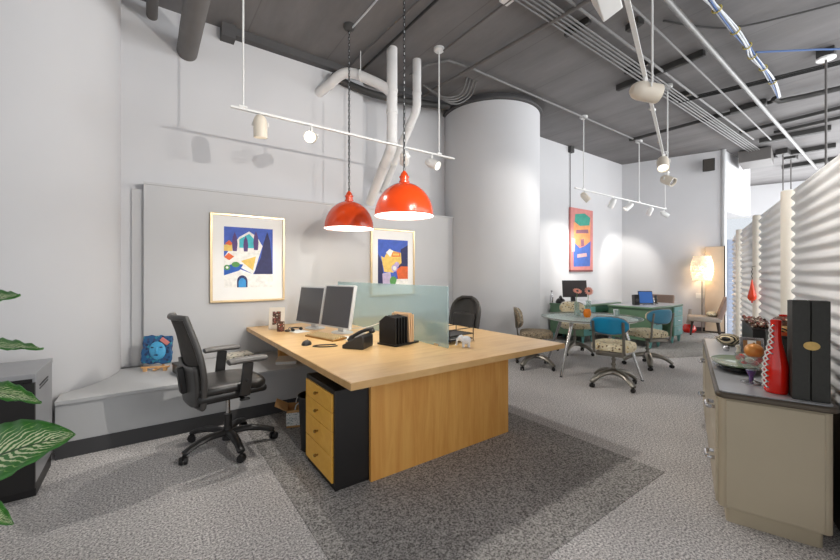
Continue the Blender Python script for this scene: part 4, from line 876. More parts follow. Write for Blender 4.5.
t = thing('patterned_tin', 'white tin with black line pattern on the grey ledge left of the desk', 'tin', (0.80, 4.40, 0.431), R(8))
MB().b2((-0.12, -0.10, 0), (0.12, 0.10, 0.06)).build('tin_body', spots('inked_pattern', rgb(226, 220, 204), [rgb(40, 36, 34), rgb(226, 220, 204), rgb(60, 54, 50)], 26, 0.5, 0.34), t, 0.006)
MB().b2((-0.124, -0.104, 0.06), (0.124, 0.104, 0.072)).build('lid', spots('inked_lid', rgb(226, 220, 204), [rgb(40, 36, 34), rgb(226, 220, 204)], 26, 0.5, 0.34), t, 0.006)
t = thing('paperback_book', 'cream paperback book lying flat on the ledge under the desk', 'book', (1.20, 4.02, 0.431), R(-22))
MB().b2((-0.098, -0.138, 0.003), (0.098, 0.138, 0.030)).build('pages', M['paper'], t)
c = MB(); c.b2((-0.10, -0.14, 0.0), (0.10, 0.14, 0.003)); c.b2((-0.10, -0.14, 0.030), (0.10, 0.14, 0.033)); c.b2((-0.103, -0.14, 0.0), (-0.10, 0.14, 0.033)); c.build('cover', M['cream'], t)

# ------------------------------------------------------------------ left cabinet
t = thing('storage_cabinet', 'low black-fronted cabinet with satin grey top at the left edge', 'cabinet', (-0.54, 3.19, 0))
MB().b2((-0.75, 0.05, 0.0), (-0.004, 0.50, 0.09)).build('plinth', M['black'], t)
MB().b2((-0.78, 0.025, 0.09), (-0.016, 0.51, 0.725)).build('body', M['black'], t)
MB().b2((-0.78, 0.0, 0.06), (0.0, 0.024, 0.70)).build('door', M['black'], t, 0.003)
MB().b2((-0.80, -0.005, 0.726), (0.004, 0.515, 0.755)).build('top_panel', M['cabsilver'], t, 0.003)
sd = MB().b2((-0.016, 0.025, 0.09), (0.0, 0.51, 0.726)).build('side_panel', M['cabsilver'], t, 0.002)
h = MB(); h.b2((0.0, 0.12, 0.655), (0.004, 0.36, 0.662)); h.b2((0.0, 0.12, 0.635), (0.004, 0.36, 0.640)); h.build('pull_slot', M['black'], sd)

# ------------------------------------------------------------------ plant
t = thing('dieffenbachia_plant', 'potted plant with large cream-veined green leaves at the left edge', 'plant', (-0.76, 2.22, 0))
MB().lathe([(0, 0), (0.13, 0), (0.17, 0.30), (0.18, 0.30), (0.18, 0.33), (0.155, 0.33), (0.15, 0.29), (0, 0.29)], seg=32).build('pot', M['terracotta'], t)
MB().lathe([(0, 0.285), (0.148, 0.285), (0.13, 0.297), (0, 0.30)], seg=24).build('soil', M['soil'], t)
MB().tube(smooth_path([(0, 0, 0.29), (0.01, 0.02, 0.6), (-0.01, 0, 0.9), (0.0, 0.01, 1.2)]), 0.016, 10).build('stem', M['stem'], t)
def leaf(base, tip, wid, sag, roll=0.0, fold=0.25):
    base = Vector(base); tip = Vector(tip); d = tip - base; L = d.length; dn = d.normalized()
    sd = dn.cross(Vector((0, 0, 1))).normalized(); sd = Matrix.Rotation(roll, 3, dn) @ sd; up = sd.cross(dn).normalized()
    def fn(u, v):
        s = 2 * u - 1; wv = wid * (math.sin(PI * min(1, v ** 0.8)) ** 0.75) * (1 - 0.25 * v); wv = max(wv, 0.002)
        p = base + dn * (L * v) + Vector((0, 0, sag * math.sin(PI * v)))
        return p + sd * (s * wv) + up * (fold * abs(s) * wv - 0.03 * (s * s) * wv + 0.006 * math.sin(v * 40 + abs(s) * 5) * abs(s))
    o = MB(); o.grid(fn, 12, 22, uv=True); l = o.build('leaf', M['leaf'], t, keep=True, angle=80)
    md = l.modifiers.new('solid', 'SOLIDIFY'); md.thickness = 0.002
    s = MB(); s.tube(smooth_path([(0.0, 0.0, base.z - 0.22), (base.x * 0.5, base.y * 0.5, base.z - 0.08), tuple(base)]), 0.007, 8); s.build('petiole', M['stem'], t)
# leaves reaching out from the crown
leaf((0.10, 0.08, 0.545), (0.531, -0.20, 0.718), 0.150, 0.02, R(48), 0.15)
leaf((0.041, 0.20, 1.035), (0.428, -0.125, 1.058), 0.062, 0.015, R(14), 0.3)
leaf((0.097, 0.116, 0.855), (0.433, -0.19, 0.860), 0.065, 0.035, R(18), 0.3)
leaf((0.06, 0.19, 1.185), (0.354, -0.071, 1.272), 0.075, 0.01, R(40), 0.2)
leaf((0.14, -0.04, 0.50), (0.374, -0.271, 0.461), 0.06, 0.02, R(20), 0.2)
leaf((-0.10, 0.05, 1.2), (-0.45, 0.15, 1.35), 0.10, 0.03, R(20), 0.2)
leaf((-0.12, -0.05, 0.95), (-0.50, -0.2, 0.95), 0.10, 0.04, R(20), 0.2)
leaf((-0.04, 0.06, 1.2), (-0.1, 0.12, 1.55), 0.06, 0.0, R(10), 0.2)
# ------------------------------------------------------------------ green desks
def pdesk(label, loc, rz, ln, dp, kneehole=True):
    t = thing('steel_desk', label, 'desk', loc, rz)     # front (kneehole) faces -y; origin at front left floor corner
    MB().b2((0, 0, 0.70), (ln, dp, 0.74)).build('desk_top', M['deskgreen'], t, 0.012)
    MB().b2((0.02, 0.015, 0.741), (ln - 0.02, dp - 0.015, 0.744)).build('top_inlay', M['credtop'], t)
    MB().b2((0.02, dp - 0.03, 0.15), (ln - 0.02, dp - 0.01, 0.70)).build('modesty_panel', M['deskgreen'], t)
    for x0, x1 in ((0.02, 0.44), (ln - 0.44, ln - 0.02)):
        p = MB().b2((x0, 0.02, 0.13), (x1, dp - 0.03, 0.70)).build('drawer_pedestal', M['deskgreen'], t, 0.006)
        for k in range(3):
            d = MB().b2((x0 + 0.012, 0.004, 0.145 + 0.185 * k), (x1 - 0.012, 0.02, 0.32 + 0.185 * k)).build('drawer', M['desklit'], p, 0.004)
        h = MB()
        for k in range(3): h.b2(((x0 + x1) / 2 - 0.05, -0.012, 0.235 + 0.185 * k), ((x0 + x1) / 2 + 0.05, 0.004, 0.25 + 0.185 * k))
        h.build('drawer_pulls', M['silver'], p)
        for yy in (0.06, dp - 0.08):
            for xx in (x0 + 0.05, x1 - 0.05): MB().cyl((xx, yy, 0), (xx, yy, 0.13), 0.018, 0.035, 12).build('foot', M['desklit'], p)
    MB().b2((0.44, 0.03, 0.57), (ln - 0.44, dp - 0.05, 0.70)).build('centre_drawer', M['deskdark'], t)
    return t
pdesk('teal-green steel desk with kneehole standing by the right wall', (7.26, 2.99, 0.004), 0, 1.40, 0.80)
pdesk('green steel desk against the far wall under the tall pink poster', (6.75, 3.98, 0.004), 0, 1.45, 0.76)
monitor((7.06, 4.36, 0.745), R(62), 'black-screened monitor on the far green desk under the poster', 0.52, 0.34, 6, M['black'], M['screenblk'], None, 0.07)
t = thing('desk_bottle', 'slim clear silver bottle at the left of the far green desk', 'bottle', (6.80, 4.72, 0.745))
MB().lathe([(0, 0), (0.035, 0), (0.035, 0.14), (0.015, 0.18), (0.015, 0.23), (0, 0.23)], seg=16).build('body', M['silver'], t); MB().cyl((0, 0, 0.23), (0, 0, 0.25), 0.017).build('stopper', M['blackplastic'], t)
t = thing('desk_telephone', 'black rounded telephone left of the far monitor', 'telephone', (6.86, 4.55, 0.745), R(40))
MB().lathe([(0.0, 0), (0.12, 0), (0.12, 0.03), (0.09, 0.08), (0.05, 0.10), (0, 0.10)], seg=24, sy=0.8).build('base', M['black'], t); MB().tube(smooth_path([(-0.12, 0, 0.09), (-0.06, 0, 0.13), (0.06, 0, 0.13), (0.12, 0, 0.09)]), 0.022, 8).build('handset', M['black'], t)
t = thing('laptop', 'open laptop with glowing blue screen on the teal desk', 'laptop', (7.82, 3.28, 0.745), R(-40))
MB().b2((-0.135, -0.09, 0), (0.135, 0.09, 0.016)).build('laptop_base', M['silver'], t, 0.004)
rot = RZ(R(-14), 3, 'X'); l = MB().box((0, 0.115, 0.14), (0.27, 0.012, 0.25), rot).build('laptop_lid', M['black'], t, 0.004); MB().box((0, 0.107, 0.14), (0.25, 0.004, 0.22), rot).build('screen', M['screenblue'], l)
for i, (x, y, hh, lab) in enumerate([(8.05, 3.3, 0.12, 'small silver figurine on the teal desk, nearer the laptop'), (8.27, 3.34, 0.17, 'taller dark figurine on the teal desk beside the silver one')]):
    t = thing('figurine', lab, 'figurine', (x, y, 0.745))
    MB().lathe([(0, 0), (0.045, 0), (0.045, 0.015), (0.02, 0.03), (0.035, hh * 0.45), (0.022, hh * 0.7), (0.0, hh * 0.72)], seg=16).build('body', M['silver'] if i == 0 else M['strut'], t); MB().ball((0, 0, hh * 0.85), (0.028, 0.028, 0.03), 12).build('head', M['cream'] if i == 0 else M['strut'], t)
t = thing('desk_speaker', 'small black upright speaker left of the blue laptop screen on the teal desk', 'speaker', (7.60, 3.42, 0.745), R(-40))
MB().box((0, 0, 0.10), (0.09, 0.12, 0.20), RZ(R(-6), 3, 'X')).build('cabinet', M['black'], t, 0.008); MB().lathe([(0, 0), (0.03, 0), (0.03, 0.004), (0, 0.006)], (0, -0.062, 0.10), 16, mat=RZ(R(90), 3, 'X')).build('driver_cone', M['greyblack'], t)
# side chair behind teal desk
t = thing('guest_chair', 'brown fabric guest chair tucked behind the teal desk', 'chair', (8.98, 3.60, 0.004), R(180))
MB().box((0, 0, 0.44), (0.46, 0.48, 0.09)).build('seat', M['brownfab'], t, 0.03, seg=4)
MB().box((-0.24, 0, 0.70), (0.07, 0.48, 0.36), RZ(R(-10), 3, 'Y')).build('backrest', M['brownfab'], t, 0.03, seg=4)
for sx in (-1, 1):
    for sy in (-1, 1): MB().cyl((sx * 0.19, sy * 0.2, 0.40), (sx * 0.21, sy * 0.22, 0), 0.018, 0.012).build('leg', M['dkwood'], t)
b = MB()
for sy in (-1, 1): b.cyl((-0.20, sy * 0.14, 0.40), (-0.25, sy * 0.14, 0.60), 0.014)
b.build('back_support', M['dkwood'], t)
# lounge chair
t = thing('lounge_chair', 'taupe armless lounge chair with dark legs under the glowing floor lamp', 'lounge chair', ab(10.38, -0.34), R(108.8))
MB().box((0.02, 0, 0.36), (0.60, 0.52, 0.11)).build('seat', M['taupe'], t, 0.035, seg=4)
MB().box((-0.31, 0, 0.60), (0.10, 0.52, 0.50), RZ(R(-18), 3, 'Y')).build('backrest', M['brownfab'], t, 0.035, seg=4)
for sx in (-1, 1):
    for sy in (-1, 1): MB().cyl((sx * 0.22, sy * 0.2, 0.32), (sx * 0.26, sy * 0.23, 0), 0.028, 0.018, 10).build('leg', M['dkwood'], t)
t = thing('lumbar_pillow', 'cream floral lumbar pillow lying on the taupe lounge chair', 'pillow', ab(10.38, -0.46, 0.468), R(108.8))
MB().ball((0, 0, 0), (0.10, 0.23, 0.055), 20).build('cushion', M['floral'], t)
# floor lamp
t = thing('floor_lamp', 'lit floor lamp with a shimmering capiz shell shade by the right wall', 'lamp', ab(10.76, -0.30))
MB().lathe([(0, 0), (0.14, 0), (0.14, 0.015), (0.03, 0.03), (0, 0.03)], seg=24).build('base', M['steel'], t); MB().cyl((0, 0, 0.02), (0, 0, 1.32), 0.012).build('pole', M['steel'], t)
sh = MB(); random.seed(5)
for i in range(9):
    for k in range(18):
        a = 2 * PI * (k + 0.5 * (i % 2)) / 18; z = 1.22 + 0.062 * i; rr = 0.21 * math.sin(PI * (0.2 + 0.62 * (i + 0.5) / 9)) ** 0.5
        rot = RZ(a, 3, 'Z') @ RZ(R(80 + random.uniform(-14, 14)), 3, 'Y')
        sh.lathe([(0, 0), (0.036, 0), (0.036, 0.002), (0, 0.002)], (rr * math.cos(a), rr * math.sin(a), z), 8, mat=rot)
sh.build('shade', M['capiz'], t); MB().ball((0, 0, 1.46), 0.05, 14).build('bulb', M['lampbulb'], t)
l = bpy.data.lights.new('lamp_light', 'POINT'); l.energy = 11; l.color = (1, 0.74, 0.46); l.shadow_soft_size = 0.06
lo = bpy.data.objects.new('lamp_light', l); COL.objects.link(lo); lo.parent = t; lo.location = (-0.02, 0.0, 1.40)
# red floor vase
t = thing('floor_vase', 'red-based floor vase with a tall pale neck leaning by the lounge chair', 'vase', (10.05, 3.36, 0.004))
rot = RZ(R(8), 3, 'Y')
MB().lathe([(0, 0), (0.10, 0.0), (0.14, 0.06), (0.13, 0.13), (0.08, 0.19), (0, 0.19)], seg=24).build('base', M['redglaze'], t); MB().lathe([(0, 0.18), (0.07, 0.18), (0.05, 0.34), (0.032, 0.5), (0.038, 0.53), (0, 0.53)], (0, 0, 0), 20, mat=rot).build('neck', M['taupe'], t)
# outlets
for i, (a_, b_, z_, lab) in enumerate([(10.93, -0.27, 0.83, 'white double wall switch plate on the right wall under the lamp'), (10.93, -0.47, 0.80, 'beige wall outlet plate right of the lamp pole')]):
    t = thing('wall_plate', lab, 'switch plate', ab(a_, b_, z_), R(18.8))
    MB().box((0, 0, 0), (0.012, 0.16, 0.12)).build('plate', M['whitemetal'] if i == 0 else M['cream'], t, 0.003); MB().box((-0.008, 0, 0), (0.008, 0.05, 0.05)).build('switch', M['whitemetal'], t)

# ------------------------------------------------------------------ partitions
BP = -0.75; HT = 2.09
PL = ['tall cream partition post right behind the sideboard, nearest one', 'second cream partition post, where the orange glass drop hangs', 'third cream partition post, farthest in the row']
for i, a in enumerate((4.64, 6.40, 8.36)):
    t = thing('partition_post', PL[i], 'post', ab(a, BP))
    MB().cyl((0, 0, 0.0), (0, 0, HT), 0.055, seg=24).build('post_tube', M['post'], t); MB().lathe([(0, HT), (0.050, HT), (0.045, HT + 0.008), (0, HT + 0.012)], seg=20).build('cap', M['whitemetal'], t); MB().cyl((0, 0, 0), (0, 0, 0.012), 0.09, seg=24).build('floor_flange', M['steel'], t)
SL = ['white corrugated partition sheet behind the sideboard, nearest and largest', 'white corrugated partition sheet between first and second cream posts', 'white corrugated partition sheet between second and third cream posts', 'white corrugated partition sheet past the third cream post']
for i, (a0, a1) in enumerate(((2.3, 4.47), (4.78, 6.24), (6.54, 8.20), (8.48, 9.55))):
    t = thing('corrugated_partition', SL[i], 'partition', ab(a0, BP), G)
    m = MB(); n = 25 * 8
    m.grid(lambda u, v: Vector(((a1 - a0) * u, 0.0135 * math.sin(2 * PI * v * 23), 0.03 + (HT - 0.05) * v)), 1, n); m.build('sheet', M['corr'], t, solid=0.004, keep=True, angle=85)
    r = MB(); r.b2((0, -0.02, 0.0), (a1 - a0, 0.02, 0.035)); r.build('bottom_rail', M['post'], t)
    for z in (0.3, 1.1, 1.9): pass
t = thing('slatted_screen', 'narrow slatted screen tinted daylight blue at the far end of the corrugated partitions', 'screen', ab(9.75, -0.83), G)
f = MB(); f.b2((-0.02, -0.03, 0), (0.02, 0.0, 2.03)); f.b2((-0.02, 0.13, 0), (0.02, 0.16, 2.03)); f.b2((-0.02, 0, 2.0), (0.02, 0.13, 2.03)); f.build('frame', M['louver'], t)
f = MB()
for k in range(24): f.box((0, 0.065, 0.05 + 0.083 * k), (0.012, 0.13, 0.075), RZ(R(18), 3, 'Y'))
f.build('slats', M['louver'], t)
t = thing('screen_panel', 'beige screen panel at the end of the right wall, glowing from the lamp', 'screen', ab(10.86, -0.53), G)
MB().b2((-0.03, -0.17, 0.04), (0.03, 0.17, 1.96)).build('panel', M['tanpanel'], t, 0.004); MB().b2((-0.06, -0.17, 0.0), (0.06, 0.17, 0.04)).build('foot', M['dkwood'], t)
MB().b2((-0.035, -0.19, 0.0), (0.035, -0.17, 1.97)).build('edge_strip', M['dkwood'], t)

# orange drop ornament on second post
t = thing('glass_drop', 'orange-red glass drop hanging by a spiral wire on the second partition post', 'ornament', ab(6.34, -0.685, 1.0))
MB().lathe([(0, 0), (0.025, 0.01), (0.044, 0.04), (0.044, 0.07), (0.030, 0.13), (0.017, 0.20), (0.008, 0.26), (0.003, 0.28), (0, 0.28)], (0, 0, 0), 20).build('drop', plain('coral_glass', rgb(226, 66, 26), 0.15, var=0.15), t)
MB().tube([(0.02 * math.sin(k * 0.9), 0.0, 0.28 + 0.008 * k) for k in range(18)], 0.004, 6).build('spiral_wire', M['dkwood'], t)
MB().ball((0, 0, -0.008), 0.011, 10).build('finial', M['redglaze'], t)
MB().tube([(0.0, 0, 0.415), (0.0, 0, 0.44), (0.03, -0.03, 0.45)], 0.004, 6).build('hook', M['steel'], t)

# ------------------------------------------------------------------ sideboard
t = thing('steel_sideboard', 'champagne grey steel sideboard with rounded corners by the corrugated partition', 'sideboard', ab(2.60, -0.13), G)
LN, DP = 2.05, 0.475   # local x along the room, local y from -DP (back) to 0 (front)
def rr(x0, y0, x1, y1, r, n=6):
    o = []
    for cx, cy, a0 in ((x1 - r, y1 - r, 0), (x0 + r, y1 - r, 90), (x0 + r, y0 + r, 180), (x1 - r, y0 + r, 270)):
        o += [(cx + r * math.cos(R(a0 + 90 * k / n)), cy + r * math.sin(R(a0 + 90 * k / n))) for k in range(n + 1)]
    return o
MB().prism(rr(0.03, -DP + 0.02, LN - 0.03, -0.015, 0.03), 0.595, (0, 0, 0.085)).build('body', M['credbody'], t, 0.004)
MB().prism(rr(0.06, -DP + 0.05, LN - 0.06, -0.05, 0.02), 0.085, (0, 0, 0)).build('plinth', M['credbody'], t)
MB().prism(rr(0.0, -DP, LN, 0.0, 0.045), 0.03, (0, 0, 0.685)).build('top_edge', M['credtrim'], t, 0.010, seg=3)
MB().prism(rr(0.02, -DP + 0.02, LN - 0.02, -0.02, 0.035), 0.004, (0, 0, 0.7155)).build('top_surface', M['credtop'], t)
MB().b2((0.024, -DP + 0.052, 0.095), (0.03, -0.047, 0.672)).build('end_panel', M['credbody'], t, 0.003)
for k, x in enumerate((0.05, 0.68, 1.36)):
    x1 = x + 0.62
    if k == 1:
        MB().b2((x, -0.018, 0.10), (x1, -0.004, 0.67)).build('door', M['credbody'], t, 0.003)
    else:
        for z0, z1 in ((0.10, 0.38), (0.39, 0.67)):
            d = MB().b2((x, -0.018, z0), (x1, -0.004, z1)).build('drawer', M['credbody'], t, 0.003)
            hd_ = MB(); hx_ = x + 0.12
            hd_.tube(smooth_path([(hx_ - 0.05, -0.004, z1 - 0.07), (hx_ - 0.045, 0.03, z1 - 0.07), (hx_ + 0.045, 0.03, z1 - 0.07), (hx_ + 0.05, -0.004, z1 - 0.07)]), 0.011, 8); hd_.build('pull', M['silver'], d)
t = thing('leaning_canvas', 'dark brown canvas with a red patch leaning in the gap behind the sideboard', 'canvas', ab(2.72, -0.675), G)
MB().b2((0, -0.015, 0.0), (0.60, 0.015, 0.62)).build('canvas_panel', M['dkwood'], t, 0.003); MB().b2((-0.004, -0.012, 0.08), (0.0, 0.012, 0.30)).build('red_patch', M['redglaze'], t)
TZ = 0.721
def C(a, b): return ab(a, b, TZ)
# red bottle
t = thing('lacquered_bottle', 'tall glossy red bottle laced like a boot with white cord, on the sideboard', 'bottle', C(2.755, -0.395), R(28))
pf = [(0, 0), (0.044, 0), (0.05, 0.01), (0.051, 0.13), (0.047, 0.17), (0.036, 0.22), (0.025, 0.27), (0.021, 0.31), (0.022, 0.36), (0.024, 0.385), (0.018, 0.39), (0, 0.39)]
MB().lathe(pf, seg=36).build('bottle_body', M['redglaze'], t)
def rad(z):
    for (r0, z0), (r1, z1) in zip(pf[1:], pf[2:]):
        if z0 <= z <= z1: return r0 + (r1 - r0) * (z - z0) / max(1e-6, z1 - z0)
    return 0.02
lc = MB(); AA = R(106)
for k in range(11):
    z = 0.03 + 0.03 * k; ra, rb = rad(z) + 0.004, rad(z + 0.03) + 0.004; wd = 0.34 if z < 0.2 else 0.6
    for s in (-1, 1): lc.tube([((ra + 0.002 * j * (2 - j)) * math.cos(AA + s * wd * (1 - j)), (ra + (rb - ra) * j / 2 + 0.003) * math.sin(AA + s * wd * (1 - j)), z + 0.015 * j) for j in range(3)], 0.0032, 6)
lc.build('lacing', M['paper'], t)
ey = MB()
for k in range(12):
    z = 0.03 + 0.03 * k; wd = 0.34 if z < 0.2 else 0.6
    for s in (-1, 1): ey.ball(((rad(z) + 0.001) * math.cos(AA + s * wd), (rad(z) + 0.001) * math.sin(AA + s * wd), z), 0.005, 8)
ey.build('eyelets', M['silver'], t)
# black gift box
t = thing('gift_box', 'tall black two-door presentation box with a gold oval, on the near end of the sideboard', 'box', C(2.66, -0.510), G)
for s in (-1, 1): MB().b2((0, s * 0.002, 0), (0.07, s * 0.068, 0.50)).build('box_door', M['boxblack'], t, 0.002)
MB().b2((0.07, -0.066, 0.0), (0.13, 0.066, 0.495)).build('box_case', M['boxblack'], t, 0.002)
MB().lathe([(0, 0), (0.030, 0), (0.030, 0.003), (0, 0.003)], (0.0005, -0.002, 0.275), 32, mat=RZ(R(-90), 3, 'Y'), sx=0.72).build('gold_oval', M['goldlabel'], t)
t = thing('black_case', 'plain black case standing behind the presentation box, half hidden', 'box', C(2.83, -0.56), G)
MB().b2((0, -0.045, 0), (0.14, 0.035, 0.31)).build('case_body', M['boxblack'], t, 0.003); MB().b2((-0.003, -0.048, 0.30), (0.143, 0.038, 0.315)).build('lid', M['black'], t)
t = thing('black_case', 'wide black case behind the red bottle on the sideboard', 'box', C(3.13, -0.505), G)
MB().b2((0, -0.075, 0), (0.30, 0.065, 0.245)).build('case_body', M['boxblack'], t, 0.003); MB().b2((-0.003, -0.078, 0.24), (0.303, 0.068, 0.256)).build('lid', M['black'], t)
# platters
t = thing('oval_platter', 'sage green glazed oval platter on the sideboard', 'platter', C(3.27, -0.275) + Vector((0, 0, 0.028)), G)
MB().lathe([(0, 0.0), (0.10, 0.0), (0.145, 0.012), (0.165, 0.022), (0.167, 0.026), (0.15, 0.020), (0.10, 0.008), (0, 0.006)], seg=40, sx=1.25, sy=0.82).build('dish', M['platter'], t)
t = thing('oval_platter', 'glossy black oval platter underneath the sage green one', 'platter', C(3.28, -0.275), G)
MB().lathe([(0, 0.0), (0.10, 0.0), (0.14, 0.012), (0.16, 0.022), (0.16, 0.026), (0.13, 0.022), (0, 0.020)], seg=40, sx=1.25, sy=0.80).build('dish', M['gloss'], t)
# footed dish
t = thing('footed_dish', 'footed glass dish with purple stem beside the red bottle', 'dish', C(2.90, -0.31))
MB().lathe([(0, 0), (0.05, 0), (0.05, 0.005), (0.015, 0.018), (0, 0.02)], seg=24).build('foot', M['silver'], t)
MB().lathe([(0.0, 0.016), (0.012, 0.018), (0.010, 0.035), (0.026, 0.075), (0.0, 0.078)], seg=20).build('stem', M['purple'], t)
MB().lathe([(0, 0.076), (0.02, 0.078), (0.055, 0.10), (0.075, 0.14), (0.078, 0.165), (0.074, 0.165), (0.07, 0.142), (0.05, 0.108), (0, 0.088)], seg=28).build('bowl', M['clear'], t)
t = thing('gold_ball', 'gold-orange ball ornament resting in the footed glass dish', 'ornament', C(2.925, -0.325) + Vector((0, 0, 0.185)))
MB().ball((0, 0, 0), (0.046, 0.046, 0.042), 24).build('ball', plain('amber_gold', rgb(220, 150, 74), 0.3, 0.2, var=0.15), t); MB().ball((0, 0, 0.042), 0.007, 8).build('cap', M['golddark'], t)
for i, (dx, dy, dz, cm, lab) in enumerate([(-0.035, 0.022, 0.125, 'redglaze', 'red glass sweet'), (-0.02, -0.02, 0.12, 'salmon', 'pink glass sweet'), (-0.05, -0.004, 0.14, 'cream', 'cream glass sweet'), (0.0, 0.045, 0.145, 'redglaze', 'red glass sweet'), (0.035, -0.03, 0.13, 'redglaze', 'red glass sweet')]):
    t = thing('glass_sweet', 'little %s piled in the footed glass dish' % lab, 'sweet', C(2.90, -0.31) + Vector((dx, dy, dz)), i, 'glass sweets in the footed dish')
    MB().ball((0, 0, 0), (0.022, 0.017, 0.016), 12).build('sweet', M[cm], t)
    MB().lathe([(0, 0), (0.014, 0.016), (0.0, 0.012)], (0.02, 0, 0), 8, mat=RZ(R(90), 3, 'Y')).build('twist', M[cm], t)
t = thing('bird_ornament', 'small cream bird ornament with curved neck on the sideboard near the platter', 'ornament', C(3.52, -0.345), R(150))
MB().ball((0, 0, 0.035), (0.05, 0.03, 0.033), 16).build('body', M['cream'], t); MB().tube(smooth_path([(0.035, 0, 0.045), (0.055, 0, 0.08), (0.05, 0, 0.115), (0.075, 0, 0.12)]), [0.014] * 8 + [0.011] * 8 + [0.006] * 3, 8).build('neck', M['cream'], t)
# silver photo frame
t = thing('silver_photo_frame', 'silver picture frame leaning back on the middle of the sideboard', 'photo frame', C(3.70, -0.40), R(205))
rot = RZ(R(-16), 3, 'Y')
MB().box((0, 0, 0.08), (0.012, 0.14, 0.16), rot).build('frame', M['silver'], t, 0.003); MB().box((0.008, 0, 0.08), (0.003, 0.10, 0.12), rot).build('photograph', stripes('photo_stripes', rgb(230, 226, 220), rgb(150, 104, 60), 3.2, (0, 0, 1.57)), t); MB().box((-0.045, 0, 0.06), (0.006, 0.04, 0.13), RZ(R(24), 3, 'Y')).build('easel_back', M['black'], t)
t = thing('silver_trinket', 'little round silver trinket in front of the striped bowl', 'ornament', C(3.98, -0.27))
MB().ball((0, 0, 0.022), 0.024, 16).build('ball', M['silver'], t); MB().cyl((0, 0, 0), (0, 0, 0.006), 0.02).build('base', M['silver'], t)
t = thing('striped_bowl', 'black and cream striped shell-shaped bowl on the far part of the sideboard', 'bowl', C(4.32, -0.31), G)
MB().lathe([(0, 0), (0.04, 0), (0.08, 0.025), (0.10, 0.06), (0.097, 0.062), (0.075, 0.033), (0, 0.012)], seg=28, sx=1.2).build('bowl', M['zebra'], t); MB().ball((0, 0, 0.065), (0.09, 0.075, 0.035), 16).build('lid', M['zebra'], t)
# black box with beads
t = thing('jewellery_box', 'long black box heaped with beads at the back of the sideboard', 'box', C(3.95, -0.485), G)
MB().b2((-0.10, -0.065, 0), (0.58, 0.065, 0.20)).build('box_body', M['black'], t, 0.003); MB().b2((-0.104, -0.069, 0.20), (0.584, 0.069, 0.208)).build('lid', M['black'], t)
random.seed(11)
t = thing('bead_heap', 'heap of mixed brown and red beads on the long black box', 'beads', C(3.95, -0.485) + Vector((0, 0, 0.209)), G)
b = MB()
for k in range(95): b.ball((random.uniform(-0.08, 0.56), random.uniform(-0.055, 0.055), random.uniform(0.010, 0.035)), random.uniform(0.010, 0.018), 8)
o = b.build('beads', M['beads'], t); o['kind'] = 'stuff'
t = thing('ceramic_ball', 'round brown and red mottled ceramic ball on the wide black case', 'ornament', C(3.38, -0.52) + Vector((0, 0, 0.257)))
MB().lathe([(0, 0), (0.03, 0.0), (0.058, 0.03), (0.062, 0.055), (0.05, 0.085), (0.02, 0.10), (0, 0.10)], seg=20).build('body', M['beads'], t); MB().lathe([(0.02, 0.098), (0.024, 0.11), (0.016, 0.11), (0.014, 0.1)], seg=14).build('rim', M['redglaze'], t)
t = thing('gift_packet', 'orange packet with black zebra stripes lying on the wide black case', 'packet', C(3.20, -0.51) + Vector((0, 0, 0.257)), R(35))
MB().b2((-0.05, -0.05, 0), (0.05, 0.05, 0.022)).build('packet_base', plain('orange_wrap', rgb(226, 92, 40), 0.4), t, 0.004); MB().b2((-0.05, -0.05, 0.022), (0.05, 0.05, 0.05)).build('striped_cover', M['zebra2'], t, 0.004)

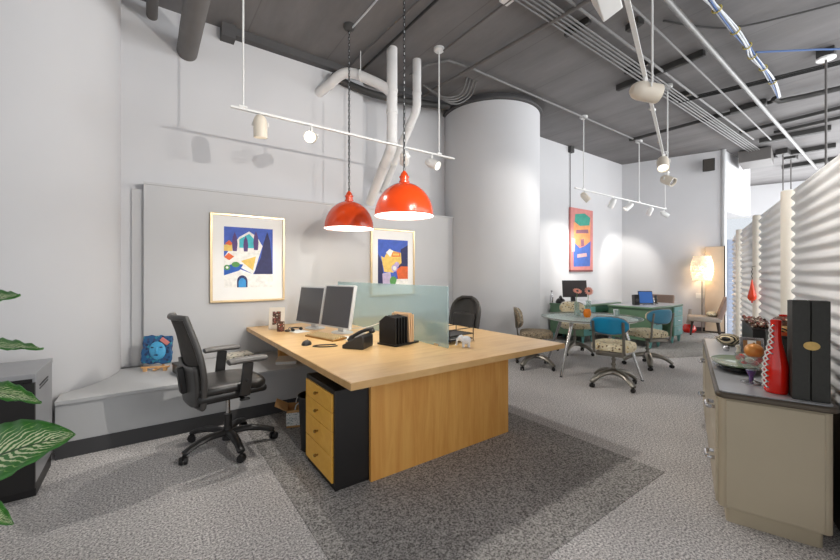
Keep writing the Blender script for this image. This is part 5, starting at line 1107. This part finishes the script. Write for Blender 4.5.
# ------------------------------------------------------------------ light
wd = bpy.data.worlds.new('daylight'); S.world = wd; wd.use_nodes = True
nt = wd.node_tree; bg = nt.nodes['Background']; bg.inputs['Color'].default_value = (0.97, 0.98, 1.0, 1); bg.inputs['Strength'].default_value = 0.9
spot(on3(1.87) + Vector((0, 0.05, -0.2)), (0.9, 4.7, 1.9), 145, 95, 0.6, 0.012)
spot(on3(2.35) + Vector((0, 0.05, -0.2)), (2.4, 4.7, 1.6), 62, 90, 0.6, 0.025)
spot(on3(3.28) + Vector((0.14, -0.10, -0.14)), tuple(ab(4.2, -0.75, 1.1)), 60, 110, 0.7, 0.03)
spot(on3(5.55) + Vector((-0.1, 0.15, -0.2)), (4.3, 4.5, 1.7), 60, 80, 0.6, 0.03)
spot(on3(6.60) + Vector((0.05, 0.12, -0.2)), (7.5, 4.0, 1.0), 62, 90, 0.6, 0.03)
spot((0.86, 3.66, 2.58), (0.9, 3.9, 0), 35, 90, 0.7, 0.03)
spot(h2 + Vector((-0.03, -0.05, -0.02)), (0.3, 1.6, 0), 70, 110, 0.6, 0.03)
spot(h4, (3.6, 1.6, 0), 70, 110, 0.6, 0.03)
for x, aim, lab in hx[:4]:
    a = Vector(aim).normalized(); p0 = Vector((x, 3.716, 2.72)) + a * 0.14
    spot(p0, p0 + a, 75, 75, 0.6, 0.03)
# added fill areas behind and to the right, plus daylight at the far window
def area(loc, tgt, sx, sy, power, c=(0.97, 0.985, 1.0)):
    l = bpy.data.lights.new('daylight_fill', 'AREA'); l.shape = 'RECTANGLE'; l.size = sx; l.size_y = sy; l.energy = power; l.color = c
    o = bpy.data.objects.new('daylight_fill', l); COL.objects.link(o); o.location = loc; o.rotation_euler = (Vector(tgt) - Vector(loc)).to_track_quat('-Z', 'Y').to_euler(); return o
area((3.0, -3.8, 1.9), (3.5, 3, 1.2), 7.0, 3.0, 45)  # unseen fill added behind the camera
area(tuple(ab(6.0, -3.4, 2.6)), tuple(ab(6.0, 1.5, 1.6)), 9.0, 2.6, 250)  # fill added beyond the partitions for the far floor
area(tuple(ab(15.7, -1.5, 1.9)), tuple(ab(8, -1.0, 2.6)), 7.0, 2.6, 420)
area(tuple(ab(12.5, -5.0, 2.4)), tuple(ab(12.0, 0.5, 3.2)), 5.0, 2.6, 350)  # added to brighten the wall header

S.view_settings.view_transform = 'Standard'; S.view_settings.look = 'None'; S.view_settings.gamma = 1.0; S.view_settings.exposure = -0.08
S.view_settings.use_curve_mapping = False
for o in list(bpy.data.meshes):
    if o.users == 0: bpy.data.meshes.remove(o)
